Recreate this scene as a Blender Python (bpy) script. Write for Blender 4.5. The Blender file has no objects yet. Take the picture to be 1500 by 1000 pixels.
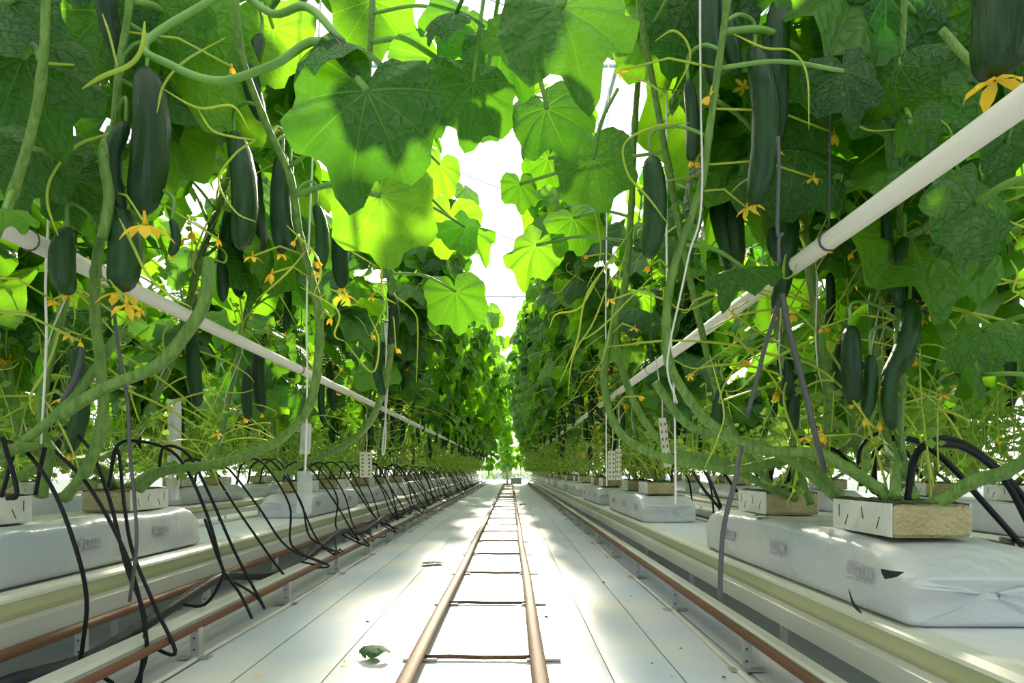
import bpy, math, random
import numpy as np
from mathutils import Vector, Matrix, noise

# ------------------------------------------------------------------ camera, sky, sun, exposure
S = 0.6                      # built in working units, brought to real size at the end
SC = bpy.context.scene
COL = SC.collection
F, CX, CY, H = 960.0, 748.0, 688.0, 0.9
cam_d = bpy.data.cameras.new('camera')
cam_d.sensor_width = 36.0
cam_d.lens = 36.0 * F / 1500.0
cam_d.shift_x = 2.0 / 1500.0
cam_d.shift_y = 188.0 / 1500.0
cam_d.clip_start = 0.02
cam_d.clip_end = 400
cam = bpy.data.objects.new('camera', cam_d)
COL.objects.link(cam)
cam.location = (0, 0, H * S)
cam.rotation_euler = (math.radians(90), 0, 0)
SC.camera = cam

SUN_DIR = Vector((-0.002, 960.0, 500.0)).normalized()
SC.view_settings.view_transform = 'Standard'
SC.view_settings.look = 'None'
SC.view_settings.exposure = 0.62
SC.view_settings.gamma = 1.0
SC.view_settings.use_curve_mapping = False

world = bpy.data.worlds.new('greenhouse_sky')
SC.world = world
world.use_nodes = True
wt = world.node_tree
for n in list(wt.nodes): wt.nodes.remove(n)
def wn(t, **k):
    n = wt.nodes.new(t)
    for a, b in k.items(): setattr(n, a, b)
    return n
tc = wn('ShaderNodeTexCoord')
dot = wn('ShaderNodeVectorMath', operation='DOT_PRODUCT')
nrm = wn('ShaderNodeVectorMath', operation='NORMALIZE')
wt.links.new(tc.outputs['Generated'], nrm.inputs[0])
wt.links.new(nrm.outputs[0], dot.inputs[0])
dot.inputs[1].default_value = SUN_DIR
rp = wn('ShaderNodeValToRGB')
e = rp.color_ramp.elements
e[0].position = 0.0; e[0].color = (0.70, 0.84, 1.0, 1)
e[1].position = 1.0; e[1].color = (1.0, 0.97, 0.86, 1)
mr = wn('ShaderNodeMapRange')
mr.inputs['From Min'].default_value = -1; mr.inputs['From Max'].default_value = 1
wt.links.new(dot.outputs['Value'], mr.inputs['Value'])
wt.links.new(mr.outputs[0], rp.inputs[0])
pw = wn('ShaderNodeMath', operation='POWER'); pw.inputs[1].default_value = 14
mx = wn('ShaderNodeMath', operation='MAXIMUM'); mx.inputs[1].default_value = 0
wt.links.new(dot.outputs['Value'], mx.inputs[0]); wt.links.new(mx.outputs[0], pw.inputs[0])
disc = wn('ShaderNodeMapRange')
disc.inputs['From Min'].default_value = math.cos(math.radians(0.95)); disc.inputs['From Max'].default_value = math.cos(math.radians(0.5))
disc.inputs['To Min'].default_value = 0; disc.inputs['To Max'].default_value = 25
wt.links.new(dot.outputs['Value'], disc.inputs['Value'])
ma = wn('ShaderNodeMath', operation='MULTIPLY_ADD'); ma.inputs[1].default_value = 1.6; ma.inputs[2].default_value = 1.35
wt.links.new(pw.outputs[0], ma.inputs[0])
ad = wn('ShaderNodeMath', operation='ADD')
wt.links.new(ma.outputs[0], ad.inputs[0]); wt.links.new(disc.outputs[0], ad.inputs[1])
bg = wn('ShaderNodeBackground')
wt.links.new(rp.outputs[0], bg.inputs[0]); wt.links.new(ad.outputs[0], bg.inputs[1])
wo = wn('ShaderNodeOutputWorld'); wt.links.new(bg.outputs[0], wo.inputs[0])

sun_d = bpy.data.lights.new('sun', 'SUN')
sun_d.energy = 9.0
sun_d.color = (1.0, 0.90, 0.70)
sun_d.angle = math.radians(4.0)
sun = bpy.data.objects.new('sun', sun_d)
COL.objects.link(sun)
sun.rotation_euler = SUN_DIR.to_track_quat('Z', 'Y').to_euler()

SC.cycles.max_bounces = 8
SC.cycles.transparent_max_bounces = 16
SC.cycles.transmission_bounces = 6
SC.cycles.use_denoising = True

R = random.Random(7)
def U(a, b): return R.uniform(a, b)
def P(px, py, d):
    """point d units along the aisle that the photograph shows at px, py"""
    return Vector(((px - CX) * d / F, d, H + (CY - py) * d / F))

# ------------------------------------------------------------------ materials
def mat(name, col, rough=0.5, metal=0.0, spec=0.5, noise_amt=0.0, noise_scale=5.0, col2=None, bump=0.0, bump_scale=30.0,
        stretch=None, trans=0.0, trans_col=None, alpha=None, rand=0.0, coat=0.0):
    m = bpy.data.materials.new(name); m.use_nodes = True
    t = m.node_tree; N = t.nodes; L = t.links
    b = N['Principled BSDF']; out = N['Material Output']
    b.inputs['Base Color'].default_value = (*col, 1)
    b.inputs['Roughness'].default_value = rough
    b.inputs['Metallic'].default_value = metal
    b.inputs['Specular IOR Level'].default_value = spec
    if coat: b.inputs['Coat Weight'].default_value = coat
    co = N.new('ShaderNodeTexCoord'); vec = co.outputs['Object']
    if stretch:
        mp = N.new('ShaderNodeMapping'); mp.inputs['Scale'].default_value = stretch
        L.new(vec, mp.inputs[0]); vec = mp.outputs[0]
    colout = None
    if col2 is not None:
        nz = N.new('ShaderNodeTexNoise'); nz.inputs['Scale'].default_value = noise_scale; nz.inputs['Detail'].default_value = 5
        L.new(vec, nz.inputs['Vector'])
        r = N.new('ShaderNodeMapRange'); r.inputs['From Min'].default_value = .35; r.inputs['From Max'].default_value = .65
        r.inputs['To Max'].default_value = noise_amt or 1
        L.new(nz.outputs[0], r.inputs[0])
        mi = N.new('ShaderNodeMix'); mi.data_type = 'RGBA'
        mi.inputs[6].default_value = (*col, 1); mi.inputs[7].default_value = (*col2, 1)
        L.new(r.outputs[0], mi.inputs[0]); colout = mi.outputs[2]
    if rand:
        oi = N.new('ShaderNodeObjectInfo')
        hs = N.new('ShaderNodeHueSaturation')
        r2 = N.new('ShaderNodeMapRange'); r2.inputs['To Min'].default_value = 1 - rand; r2.inputs['To Max'].default_value = 1 + rand
        L.new(oi.outputs['Random'], r2.inputs[0]); L.new(r2.outputs[0], hs.inputs['Value'])
        if colout: L.new(colout, hs.inputs['Color'])
        else: hs.inputs['Color'].default_value = (*col, 1)
        colout = hs.outputs[0]
    if colout: L.new(colout, b.inputs['Base Color'])
    if bump:
        nb = N.new('ShaderNodeTexNoise'); nb.inputs['Scale'].default_value = bump_scale; nb.inputs['Detail'].default_value = 4
        L.new(vec, nb.inputs['Vector'])
        bu = N.new('ShaderNodeBump'); bu.inputs['Strength'].default_value = bump; bu.inputs['Distance'].default_value = .02
        L.new(nb.outputs[0], bu.inputs['Height']); L.new(bu.outputs[0], b.inputs['Normal'])
    if trans:
        tr = N.new('ShaderNodeBsdfTranslucent'); tr.inputs[0].default_value = (*(trans_col or col), 1)
        ms = N.new('ShaderNodeMixShader'); ms.inputs[0].default_value = trans
        L.new(b.outputs[0], ms.inputs[1]); L.new(tr.outputs[0], ms.inputs[2]); L.new(ms.outputs[0], out.inputs[0])
    if alpha is not None:
        tp = N.new('ShaderNodeBsdfTransparent')
        ms = N.new('ShaderNodeMixShader'); ms.inputs[0].default_value = alpha
        L.new(tp.outputs[0], ms.inputs[1]); L.new(b.outputs[0], ms.inputs[2]); L.new(ms.outputs[0], out.inputs[0])
    return m

def leaf_material(name, detail=True, b0=(0.035, 0.125, 0.014), b1=(0.095, 0.24, 0.020), t0=(0.15, 0.46, 0.006), t1=(0.38, 0.80, 0.015), tm_=0.50):
    m = bpy.data.materials.new(name); m.use_nodes = True
    t = m.node_tree; N = t.nodes; L = t.links
    b = N['Principled BSDF']; out = N['Material Output']
    def math_(op, a, bb=None, c=None, clamp=False):
        n = N.new('ShaderNodeMath'); n.operation = op; n.use_clamp = clamp
        for i, v in enumerate((a, bb, c)):
            if v is None: continue
            if isinstance(v, (int, float)): n.inputs[i].default_value = v
            else: L.new(v, n.inputs[i])
        return n.outputs[0]
    oi = N.new('ShaderNodeObjectInfo')
    rnd = oi.outputs['Random']
    co = N.new('ShaderNodeTexCoord')
    nz = N.new('ShaderNodeTexNoise'); nz.inputs['Scale'].default_value = 4 if detail else 2.5
    L.new(co.outputs['Object'], nz.inputs['Vector'])
    # top and underside colours
    mi = N.new('ShaderNodeMix'); mi.data_type = 'RGBA'
    mi.inputs[6].default_value = (*b0, 1); mi.inputs[7].default_value = (*b1, 1)
    fac = math_('MULTIPLY_ADD', nz.outputs[0], 0.8, math_('MULTIPLY_ADD', rnd, 0.9, -0.4), clamp=True)
    L.new(fac, mi.inputs[0]); base = mi.outputs[2]
    tm = N.new('ShaderNodeMix'); tm.data_type = 'RGBA'
    tm.inputs[6].default_value = (*t0, 1); tm.inputs[7].default_value = (*t1, 1)
    L.new(fac, tm.inputs[0]); tcol = tm.outputs[2]
    if detail:
        uv = N.new('ShaderNodeUVMap'); sp = N.new('ShaderNodeSeparateXYZ'); L.new(uv.outputs[0], sp.inputs[0])
        x = math_('ABSOLUTE', math_('SUBTRACT', sp.outputs[0], 0.5)); y = math_('SUBTRACT', sp.outputs[1], 0.5)
        mask = None
        for a in (0, 38, 76, 118):
            s_, c_ = math.sin(math.radians(a)), math.cos(math.radians(a))
            dist = math_('ABSOLUTE', math_('SUBTRACT', math_('MULTIPLY', x, c_), math_('MULTIPLY', y, s_)))
            al = math_('ADD', math_('MULTIPLY', x, s_), math_('MULTIPLY', y, c_))
            w = math_('MAXIMUM', math_('MULTIPLY_ADD', al, -0.018, 0.0115), 0.002)
            v = math_('SUBTRACT', 1.0, math_('DIVIDE', dist, w), clamp=True)
            v = math_('MULTIPLY', v, math_('GREATER_THAN', al, 0.0))
            mask = v if mask is None else math_('MAXIMUM', mask, v)
        vo = N.new('ShaderNodeTexVoronoi'); vo.feature = 'DISTANCE_TO_EDGE'; vo.inputs['Scale'].default_value = 13
        L.new(uv.outputs[0], vo.inputs['Vector'])
        fine = math_('SUBTRACT', 1.0, math_('DIVIDE', vo.outputs['Distance'], 0.07), clamp=True)
        vv = math_('MAXIMUM', mask, math_('MULTIPLY', fine, 0.30), clamp=True)
        m1 = N.new('ShaderNodeMix'); m1.data_type = 'RGBA'; L.new(vv, m1.inputs[0]); L.new(base, m1.inputs[6]); m1.inputs[7].default_value = (0.16, 0.27, 0.06, 1)
        m2 = N.new('ShaderNodeMix'); m2.data_type = 'RGBA'; L.new(mask, m2.inputs[0]); L.new(tcol, m2.inputs[6]); m2.inputs[7].default_value = (t1[0] * 1.1, t1[1] * 1.05, t1[2] + .02, 1)
        base, tcol = m1.outputs[2], m2.outputs[2]
        hgt = math_('SUBTRACT', math_('MULTIPLY', math_('MINIMUM', vo.outputs['Distance'], 0.2), 3.0), math_('MULTIPLY', mask, 0.5))
        bu = N.new('ShaderNodeBump'); bu.inputs['Strength'].default_value = 0.6; bu.inputs['Distance'].default_value = .012
        L.new(hgt, bu.inputs['Height']); L.new(bu.outputs[0], b.inputs['Normal'])
    L.new(base, b.inputs['Base Color'])
    b.inputs['Roughness'].default_value = 0.42
    b.inputs['Specular IOR Level'].default_value = 0.42
    tr = N.new('ShaderNodeBsdfTranslucent'); L.new(tcol, tr.inputs[0])
    ms = N.new('ShaderNodeMixShader'); ms.inputs[0].default_value = tm_
    L.new(b.outputs[0], ms.inputs[1]); L.new(tr.outputs[0], ms.inputs[2]); L.new(ms.outputs[0], out.inputs[0])
    return m

M = dict(
    leaf=leaf_material('leaf_blade'),
    shoot_leaf=mat('shoot_leaf', (.14, .27, .045), .5, col2=(.07, .17, .03), noise_scale=5, trans=.4, trans_col=(.35, .62, .05)),
    leaf_far=leaf_material('leaf_blade_far', False, t0=(.08, .30, .005), t1=(.34, .74, .012)),
    leaf_shaded=leaf_material('shaded_leaf_blade', True, (0.018, 0.078, 0.016), (0.045, 0.145, 0.018), (0.07, 0.27, 0.004), (0.17, 0.46, 0.008), .42),  # shade from overlapping leaves put into a darker, less translucent leaf colour
    vine=mat('vine_green', (0.11, 0.235, 0.035), .5, col2=(0.23, 0.37, 0.07), noise_scale=9, stretch=(6, 6, 1), bump=.5, bump_scale=25, trans=.12, trans_col=(.4, .65, .06)),
    petiole=mat('petiole_green', (0.13, 0.30, 0.05), .45, col2=(0.22, 0.40, 0.08), noise_scale=8, trans=.15, trans_col=(.4, .7, .06)),
    tendril=mat('tendril_yellow_green', (0.56, 0.62, 0.08), .45, col2=(0.38, 0.54, 0.06), noise_scale=6, trans=.35, trans_col=(.8, .85, .1)),
    cucumber=mat('cucumber_skin', (0.010, 0.038, 0.008), .38, spec=.32, col2=(0.020, 0.062, 0.014), noise_scale=5, stretch=(7, 7, .8), bump=.25, bump_scale=9, rand=.25),
    flower=mat('flower_yellow', (0.95, 0.58, 0.02), .5, col2=(1.0, 0.74, 0.05), noise_scale=20, trans=.4, trans_col=(1, .6, .03)),
    twine=mat('twine_white', (0.72, 0.68, 0.60), .7, bump=.3, bump_scale=90),
    white_paint=mat('white_painted_pipe', (0.86, 0.80, 0.72), .45, col2=(0.78, 0.73, 0.66), noise_amt=.6, noise_scale=2, stretch=(3, .4, 3)),
    steel=mat('galvanised_steel', (0.50, 0.50, 0.47), .42, metal=.55, col2=(0.36, 0.36, 0.34), noise_scale=12),
    hook=mat('grey_wire', (0.09, 0.09, 0.09), .55, metal=.2),
    sleeve=mat('clear_sleeve', (.8, .8, .8), .25, alpha=.45),
    rust=mat('rail_brown', (0.10, 0.058, 0.032), .65, metal=0, spec=.15, col2=(0.15, 0.092, 0.055), noise_scale=3, stretch=(9, .8, 9), bump=.15),
    pipe_rust=mat('pipe_brown', (0.125, 0.066, 0.036), .6, metal=.0, spec=.2, col2=(0.16, 0.072, 0.036), noise_scale=2.5, stretch=(6, .7, 6)),
    sheet=mat('white_ground_cover', (0.55, 0.61, 0.71), .36, spec=.4, col2=(0.72, 0.69, 0.66), noise_scale=1.3, bump=.18, bump_scale=3.2),
    fold=mat('ground_cover_hem', (0.66, 0.63, 0.56), .55, col2=(0.55, 0.52, 0.44), noise_scale=4),
    gutter=mat('gutter_coated_metal', (0.48, 0.47, 0.42), .4, metal=.1, col2=(0.58, 0.56, 0.50), noise_scale=.8),
    gutter_side=mat('gutter_reflection_tint', (0.36, 0.42, 0.20), .32, metal=.1, col2=(0.56, 0.55, 0.30), noise_scale=.9, stretch=(1, .6, 3)),  # green-yellow reflection of the foliage put into the base colour
    lip_metal=mat('gutter_lip_metal', (0.52, 0.52, 0.42), .5, col2=(0.62, 0.61, 0.52), noise_scale=1.2),
    film=mat('white_film', (0.68, 0.66, 0.62), .36, col2=(0.56, 0.62, 0.68), noise_scale=1.5, bump=.4, bump_scale=5, stretch=(1, .8, 1)),
    bag=mat('slab_film', (0.58, 0.57, 0.54), .33, col2=(0.47, 0.52, 0.56), noise_scale=1.6, bump=.7, bump_scale=6, trans=.1, trans_col=(.8, .8, .75)),
    ink=mat('grey_ink', (0.30, 0.29, 0.32), .5, col2=(0.40, 0.39, 0.42), noise_scale=30),
    black=mat('black_rubber', (0.008, 0.008, 0.010), .45, spec=.2),
    hose=mat('dark_hose', (0.028, 0.026, 0.028), .45, spec=.3, bump=.1),
    red=mat('red_plastic', (0.45, 0.06, 0.03), .4),
    wool=mat('rockwool_tan', (0.40, 0.33, 0.15), .9, col2=(0.50, 0.43, 0.22), noise_scale=7, bump=.8, bump_scale=60),
    wrap=mat('cube_wrap', (0.70, 0.69, 0.64), .4, col2=(0.60, 0.59, 0.52), noise_scale=5, bump=.5, bump_scale=14),
    moss=mat('cube_moss', (0.035, 0.055, 0.018), .95, col2=(0.08, 0.11, 0.03), noise_scale=25, bump=1, bump_scale=50),
    tag=mat('paper_tag', (0.72, 0.66, 0.52), .7, col2=(0.58, 0.52, 0.38), noise_scale=18),
    hole=mat('tag_hole_dark', (0.12, 0.11, 0.08), .8),
    glass=mat('roof_glass', (0.9, 0.95, 1.0), .12, alpha=.07),
    bar=mat('roof_bar', (0.55, 0.62, 0.70), .4, metal=.3),
    petal=mat('fallen_petal', (0.75, 0.48, 0.03), .6),
    weed=mat('fallen_leaf', (0.02, 0.075, 0.012), .85, col2=(0.05, 0.13, 0.025), noise_scale=14, bump=.5),
    dark_gap=mat('black_gap', (0.01, 0.01, 0.01), .8),
)

# ------------------------------------------------------------------ mesh helpers
class MB:
    def __init__(s): s.v = []; s.f = []; s.uv = None
    def add(s, vs, fs):
        o = len(s.v); s.v.extend(vs); s.f.extend([tuple(i + o for i in f) for f in fs]); return s
    def box(s, c, sz, rot=None):
        hx, hy, hz = sz[0] / 2, sz[1] / 2, sz[2] / 2
        b = min(hx, hy, hz) * .22
        vs = []
        for (z, k) in ((-hz, b), (-hz + b, 0), (hz - b, 0), (hz, b)):
            for (x, y) in ((-1, -1), (1, -1), (1, 1), (-1, 1)):
                vs.append(Vector((x * (hx - k), y * (hy - k), z)))
        if rot is not None: vs = [rot @ v for v in vs]
        vs = [v + Vector(c) for v in vs]
        fs = [(3, 2, 1, 0), (12, 13, 14, 15)]
        for r in range(3):
            for i in range(4): fs.append((r * 4 + i, r * 4 + (i + 1) % 4, r * 4 + 4 + (i + 1) % 4, r * 4 + 4 + i))
        return s.add(vs, fs)
    def tube(s, pts, rad, n=6, caps=True, ridge=0.0, flat=1.0):
        pts = [Vector(p) for p in pts]
        m = len(pts)
        if not hasattr(rad, '__len__'): rad = [rad] * m
        t0 = (pts[1] - pts[0]).normalized()
        up = Vector((0, 0, 1)) if abs(t0.z) < .9 else Vector((1, 0, 0))
        a = t0.cross(up).normalized()
        vs = []
        for i, p in enumerate(pts):
            t = (pts[min(i + 1, m - 1)] - pts[max(i - 1, 0)])
            if t.length < 1e-9: t = t0.copy()
            t.normalize()
            a = a - t * a.dot(t)
            if a.length < 1e-6: a = t.orthogonal()
            a.normalize(); b = t.cross(a)
            for k in range(n):
                an = 2 * math.pi * k / n
                r = rad[i] * (1 + (ridge if k % 2 else -ridge))
                vs.append(p + (a * math.cos(an) + b * math.sin(an) * flat) * r)
        fs = []
        for i in range(m - 1):
            for k in range(n):
                fs.append((i * n + k, i * n + (k + 1) % n, (i + 1) * n + (k + 1) % n, (i + 1) * n + k))
        if caps:
            fs.append(tuple(reversed(range(n)))); fs.append(tuple(range((m - 1) * n, m * n)))
        return s.add(vs, fs)
    def mesh(s, name, material, smooth=True, uv=None):
        me = bpy.data.meshes.new(name)
        me.from_pydata([tuple(v) for v in s.v], [], s.f)
        if uv is not None:
            la = me.uv_layers.new(name='UVMap')
            idx = np.empty(len(me.loops), dtype=np.int32); me.loops.foreach_get('vertex_index', idx)
            arr = np.asarray(uv, dtype=np.float32)[idx]
            la.data.foreach_set('uv', arr.ravel())
        mats = material if isinstance(material, (list, tuple)) else [material]
        for mm in mats: me.materials.append(M[mm] if isinstance(mm, str) else mm)
        if smooth: me.polygons.foreach_set('use_smooth', [True] * len(me.polygons))
        me.update()
        return me

def smooth_path(pts, n=6):
    pts = [Vector(p) for p in pts]
    if len(pts) < 3: return [pts[0].lerp(pts[-1], i / n) for i in range(n + 1)]
    out = []
    for i in range(len(pts) - 1):
        p0 = pts[i - 1] if i else pts[0] * 2 - pts[1]
        p1, p2 = pts[i], pts[i + 1]
        p3 = pts[i + 2] if i + 2 < len(pts) else pts[-1] * 2 - pts[-2]
        for k in range(n):
            t = k / n
            out.append(.5 * ((2 * p1) + (p2 - p0) * t + (2 * p0 - 5 * p1 + 4 * p2 - p3) * t * t + (3 * p1 - p0 - 3 * p2 + p3) * t ** 3))
    out.append(pts[-1])
    return out

def link(name, me, parent=None, mtx=None):
    o = bpy.data.objects.new(name, me); COL.objects.link(o)
    if parent is not None: o.parent = parent
    if mtx is not None: o.matrix_local = mtx
    return o
def obj(name, mb, material, parent=None, smooth=True, origin=None):
    """one mesh object; its vertices are in world units, shifted to the parent's own origin"""
    if origin is None and parent is not None: origin = Vector(parent.get('org', (0, 0, 0)))
    if origin is not None:
        org = Vector(origin); mb.v = [Vector(v) - org for v in mb.v]
    o = link(name, mb.mesh(name, material, smooth), parent)
    if parent is None and origin is not None: o.location = origin
    return o
def tag(o, label, cat, group=None, kind=None):
    if label: o['label'] = label
    if cat: o['category'] = cat
    if group: o['group'] = group
    if kind: o['kind'] = kind
    return o
def thing(name, label, cat, loc=(0, 0, 0), group=None):
    o = bpy.data.objects.new(name, None); COL.objects.link(o); o.location = loc
    o.empty_display_size = .1
    o['org'] = tuple(loc)
    return tag(o, label, cat, group)
def struct(name, mb, material, smooth=False, label=None, parent=None):
    o = obj(name, mb, material, parent, smooth)
    if parent is None: o['kind'] = 'structure'
    if label: o['label'] = label
    return o
ORD = ['nearest', 'second', 'third', 'fourth', 'fifth', 'sixth', 'seventh', 'eighth', 'ninth', 'tenth', 'eleventh', 'twelfth',
       'thirteenth', 'fourteenth', 'fifteenth', 'sixteenth', 'seventeenth', 'eighteenth', 'nineteenth', 'twentieth']
def nth(i): return ORD[i] if i < len(ORD) else 'far'

END = 46.0
RX, LX = 1.5, -2.36            # middles of the two near crop rows
# ------------------------------------------------------------------ floor (white ground cover)
def strip_mesh(x0, x1, y0, y1, z, ny, amp, nx=8, hem=0.0):
    mb = MB(); vs = []; fs = []
    for j in range(ny + 1):
        y = y0 + (y1 - y0) * (j / ny) ** 1.6
        for i in range(nx + 1):
            x = x0 + (x1 - x0) * i / nx
            h = amp * noise.noise(Vector((x * 2.2, y * 1.1, 3)))
            if i in (0, nx): h += hem
            vs.append((x, y, z + h))
    for j in range(ny):
        for i in range(nx):
            a = j * (nx + 1) + i; fs.append((a, a + 1, a + nx + 2, a + nx + 1))
    return mb.add(vs, fs)
floor = thing('floor', None, None); floor['kind'] = 'structure'; floor['label'] = 'white woven ground cover on the greenhouse floor'
del floor['org']
base = MB().add([(-16, -4, -.012), (16, -4, -.012), (16, 62, -.012), (-16, 62, -.012)], [(0, 1, 2, 3)])
obj('ground_sheet', base, 'sheet', floor)
xs = [-1.47, -1.18, -0.80, -0.42, 0.12, 0.44, 0.74, 1.02]
for a, b_ in zip(xs[:-1], xs[1:]):
    obj('sheet_panel', strip_mesh(a + .0025, b_ - .0025, -3, END, .004, 90, .006, 5, -.003), 'sheet', floor)
for x in (-1.485, 1.03):
    pts = [(x + .012 * math.sin(y * 1.7), y, .004) for y in np.linspace(-3, END, 80)]
    obj('sheet_hem', MB().tube(pts, .020, 6, flat=.5), 'fold', floor)
for x in (-1.86, 1.2):
    obj('sheet_panel', strip_mesh(x - .30 if x < 0 else x - .13, x + .34 if x < 0 else x + .6, -3, END, -.002, 60, .006, 5), 'sheet', floor)

# ------------------------------------------------------------------ greenhouse shell
def bar_mb(mb, a, b, r): return mb.tube([a, b], r, 4)
roof = thing('roof', None, None); roof['kind'] = 'structure'; roof['label'] = 'glazed greenhouse roof on thin metal bars'
ridges = [(-16.0, -6.4), (-6.4, 3.2), (3.2, 12.8), (12.8, 16.0)]
EAVE, RIDGE = 8.6, 10.4
pane_cache = {}
for (x0, x1) in ((-14.6, -7.4), (-7.4, -.2 + 2.2), (-.2 + 2.2, 8.6), (8.6, 14.2)):
    xm = (x0 + x1) / 2
    for (xa, za, xb, zb) in ((x0, EAVE, xm, RIDGE), (xm, RIDGE, x1, EAVE)):
        for k, y in enumerate(np.arange(-4, 60, 4.0)):
            mb = MB().add([(0, .05, 0), (xb - xa, .05, zb - za), (xb - xa, 3.95, zb - za), (0, 3.95, 0)], [(0, 1, 2, 3)])
            key = (round(xb - xa, 2), round(zb - za, 2))
            if key not in pane_cache: pane_cache[key] = mb.mesh('pane', 'glass', False)
            p = link('pane', pane_cache[key], roof); p.location = (xa, y, za)
        mb = MB()
        for y in np.arange(-4, 61, 4.0): bar_mb(mb, (xa, y, za), (xb, y, zb), .022)
        obj('glazing_bar', mb, 'bar', roof)
    mb = MB(); mb.tube([(xm, -4, RIDGE), (xm, 60, RIDGE)], .03, 4)
    obj('ridge_bar', mb, 'bar', roof)
    mb = MB(); mb.box((x0, 28, EAVE - .1), (.07, 64, .1)); obj('eave_gutter', mb, 'bar', roof)
for y in np.arange(12, 60, 16.0):
    mb = MB(); mb.tube([(-14.6, y, 8.3), (14.2, y, 8.3)], .04, 4)
    obj('truss', mb, 'bar', roof)
# back and side walls of glass with sills
for name, (a, b_) in dict(wall_back=((-14.6, 60), (14.2, 60)), wall_left=((-14.6, -4), (-14.6, 60)), wall_right=((14.2, -4), (14.2, 60))).items():
    w = thing(name, None, None); w['kind'] = 'structure'
    n = 7 if name == 'wall_back' else 16
    for i in range(n):
        xa, ya = a[0] + (b_[0] - a[0]) * i / n, a[1] + (b_[1] - a[1]) * i / n
        xb, yb = a[0] + (b_[0] - a[0]) * (i + 1) / n, a[1] + (b_[1] - a[1]) * (i + 1) / n
        obj('pane', MB().add([(xa, ya, .6), (xb, yb, .6), (xb, yb, 8.6), (xa, ya, 8.6)], [(0, 1, 2, 3)]), 'glass', w, False)
        obj('mullion', MB().tube([(xa, ya, 0), (xa, ya, 8.6)], .06, 4), 'bar', w, False)
    dx, dy = b_[0] - a[0], b_[1] - a[1]
    obj('sill_panel', MB().box(((a[0] + b_[0]) / 2, (a[1] + b_[1]) / 2, .3), (abs(dx) + .1, abs(dy) + .1, .6)), 'film', w, False)

# ------------------------------------------------------------------ rail track in the middle of the aisle
track = thing('rail_track', 'pair of flat brown trolley rails running up the middle of the aisle', 'rail', (-.15, 0, 0))
for k, x in enumerate((-.425, .125)):
    mb = MB(); ys = [-1.5 + i * 1.0 for i in range(44)]
    wob = [x + .004 * math.sin(y * 1.3 + k) for y in ys]
    mb.tube([(w_, y, .052) for w_, y in zip(wob, ys)], .035, 10, flat=.55)
    obj('rail', mb, 'rust', track)
tie_ys = [3.09 + 1.27 * i for i in range(-3, 31)]
sm = MB()
tie_me = MB().tube([(-.02, 0, .017), (.14, .004, .020), (.30, -.004, .017), (.57, 0, .018)], .011, 6).mesh('cross_tie', 'rust')
foot_me = MB().box((0, 0, .012), (.16, .06, .012)).mesh('foot_plate', 'steel', False)
def angle_mb(h, w=.05, holes=True):
    mb = MB(); mb.box((0, 0, h / 2), (w, .006, h)); mb.box((-w / 2, .02, h / 2), (.006, .04, h))
    return mb
sup_me = angle_mb(.045).mesh('rail_support', 'steel', False)
for y in tie_ys:
    t = link('cross_tie', tie_me, track); t.location = (-.275, y, 0)
    for dx in (-.275, .275):
        f_ = link('foot_plate', foot_me, track); f_.location = (dx + (.03 if dx > 0 else -.0), y, 0)
        s_ = link('rail_support', sup_me, track); s_.location = (dx, y + .02, 0)

# ------------------------------------------------------------------ heating pipes on legs, beside the gutters
leg_me = None
def leg_mesh(h):
    mb = MB(); mb.box((0, 0, h / 2 + .01), (.036, .006, h)); mb.box((.018, .02, h / 2 + .01), (.006, .04, h))
    return mb.mesh('leg', 'steel', False)
legm = leg_mesh(.135)
lfoot = MB().box((0, 0, .008), (.15, .05, .008)).mesh('foot', 'steel', False)
lhole = MB().tube([(0, -.0045, 0), (0, -.0030, 0)], .005, 8).mesh('bolt_hole', 'dark_gap', False)
def pipe_run(name, label, x, z, r, material, first, legs=True, group=None, straps=False, end=END):
    t = thing(name, label, 'pipe', (x, 0, 0), group)
    pts = [(x + .003 * math.sin(y * .8), y, z) for y in np.arange(-2.5, end, 1.2)]
    obj('pipe', MB().tube(pts, r, 10), material, t)
    if legs:
        for i in range(-2, 30):
            y = first + 1.27 * i
            l = link('leg', legm, t); l.location = (0, y, 0)
            f_ = link('foot', lfoot, l)
            if y < 8:
                for hz in (.045, .10):
                    h_ = link('bolt_hole', lhole, l); h_.location = (0, 0, hz)
    return t
pipe_run('heating_pipe', 'brown heating pipe on small steel legs along the right edge of the aisle', 1.055, .157, .020, 'pipe_rust', 2.93)
pipe_run('heating_pipe', 'brown heating pipe on small steel legs along the left edge of the aisle', -1.505, .150, .018, 'pipe_rust', 3.12)
pipe_run('heating_pipe', 'brown heating pipe tucked under the left growing gutter', -2.03, .158, .024, 'pipe_rust', 3.08)
def channel(label, x, z, w, h):
    mb = MB()
    sec = [(-w / 2, -h / 2), (w / 2, -h / 2), (w / 2, h * .3), (w * .3, h / 2), (-w * .3, h / 2), (-w / 2, h * .3)]
    ys = list(np.arange(-2.5, END, 2.0)); n = len(sec)
    vs = [(x + a, y, z + b_) for y in ys for a, b_ in sec]
    fs = [(j * n + i, j * n + (i + 1) % n, (j + 1) * n + (i + 1) % n, (j + 1) * n + i) for j in range(len(ys) - 1) for i in range(n)]
    mb.add(vs, fs)
    o = obj('drain_channel', mb, 'gutter', None, False, origin=(x, 0, 0)); return tag(o, label, 'channel')
channel('pale drain channel lying beside the brown pipe on the left edge of the aisle', -1.60, .155, .12, .045)
channel('pale drain channel lying beside the brown pipe on the right edge of the aisle', 1.125, .155, .075, .04)

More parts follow.
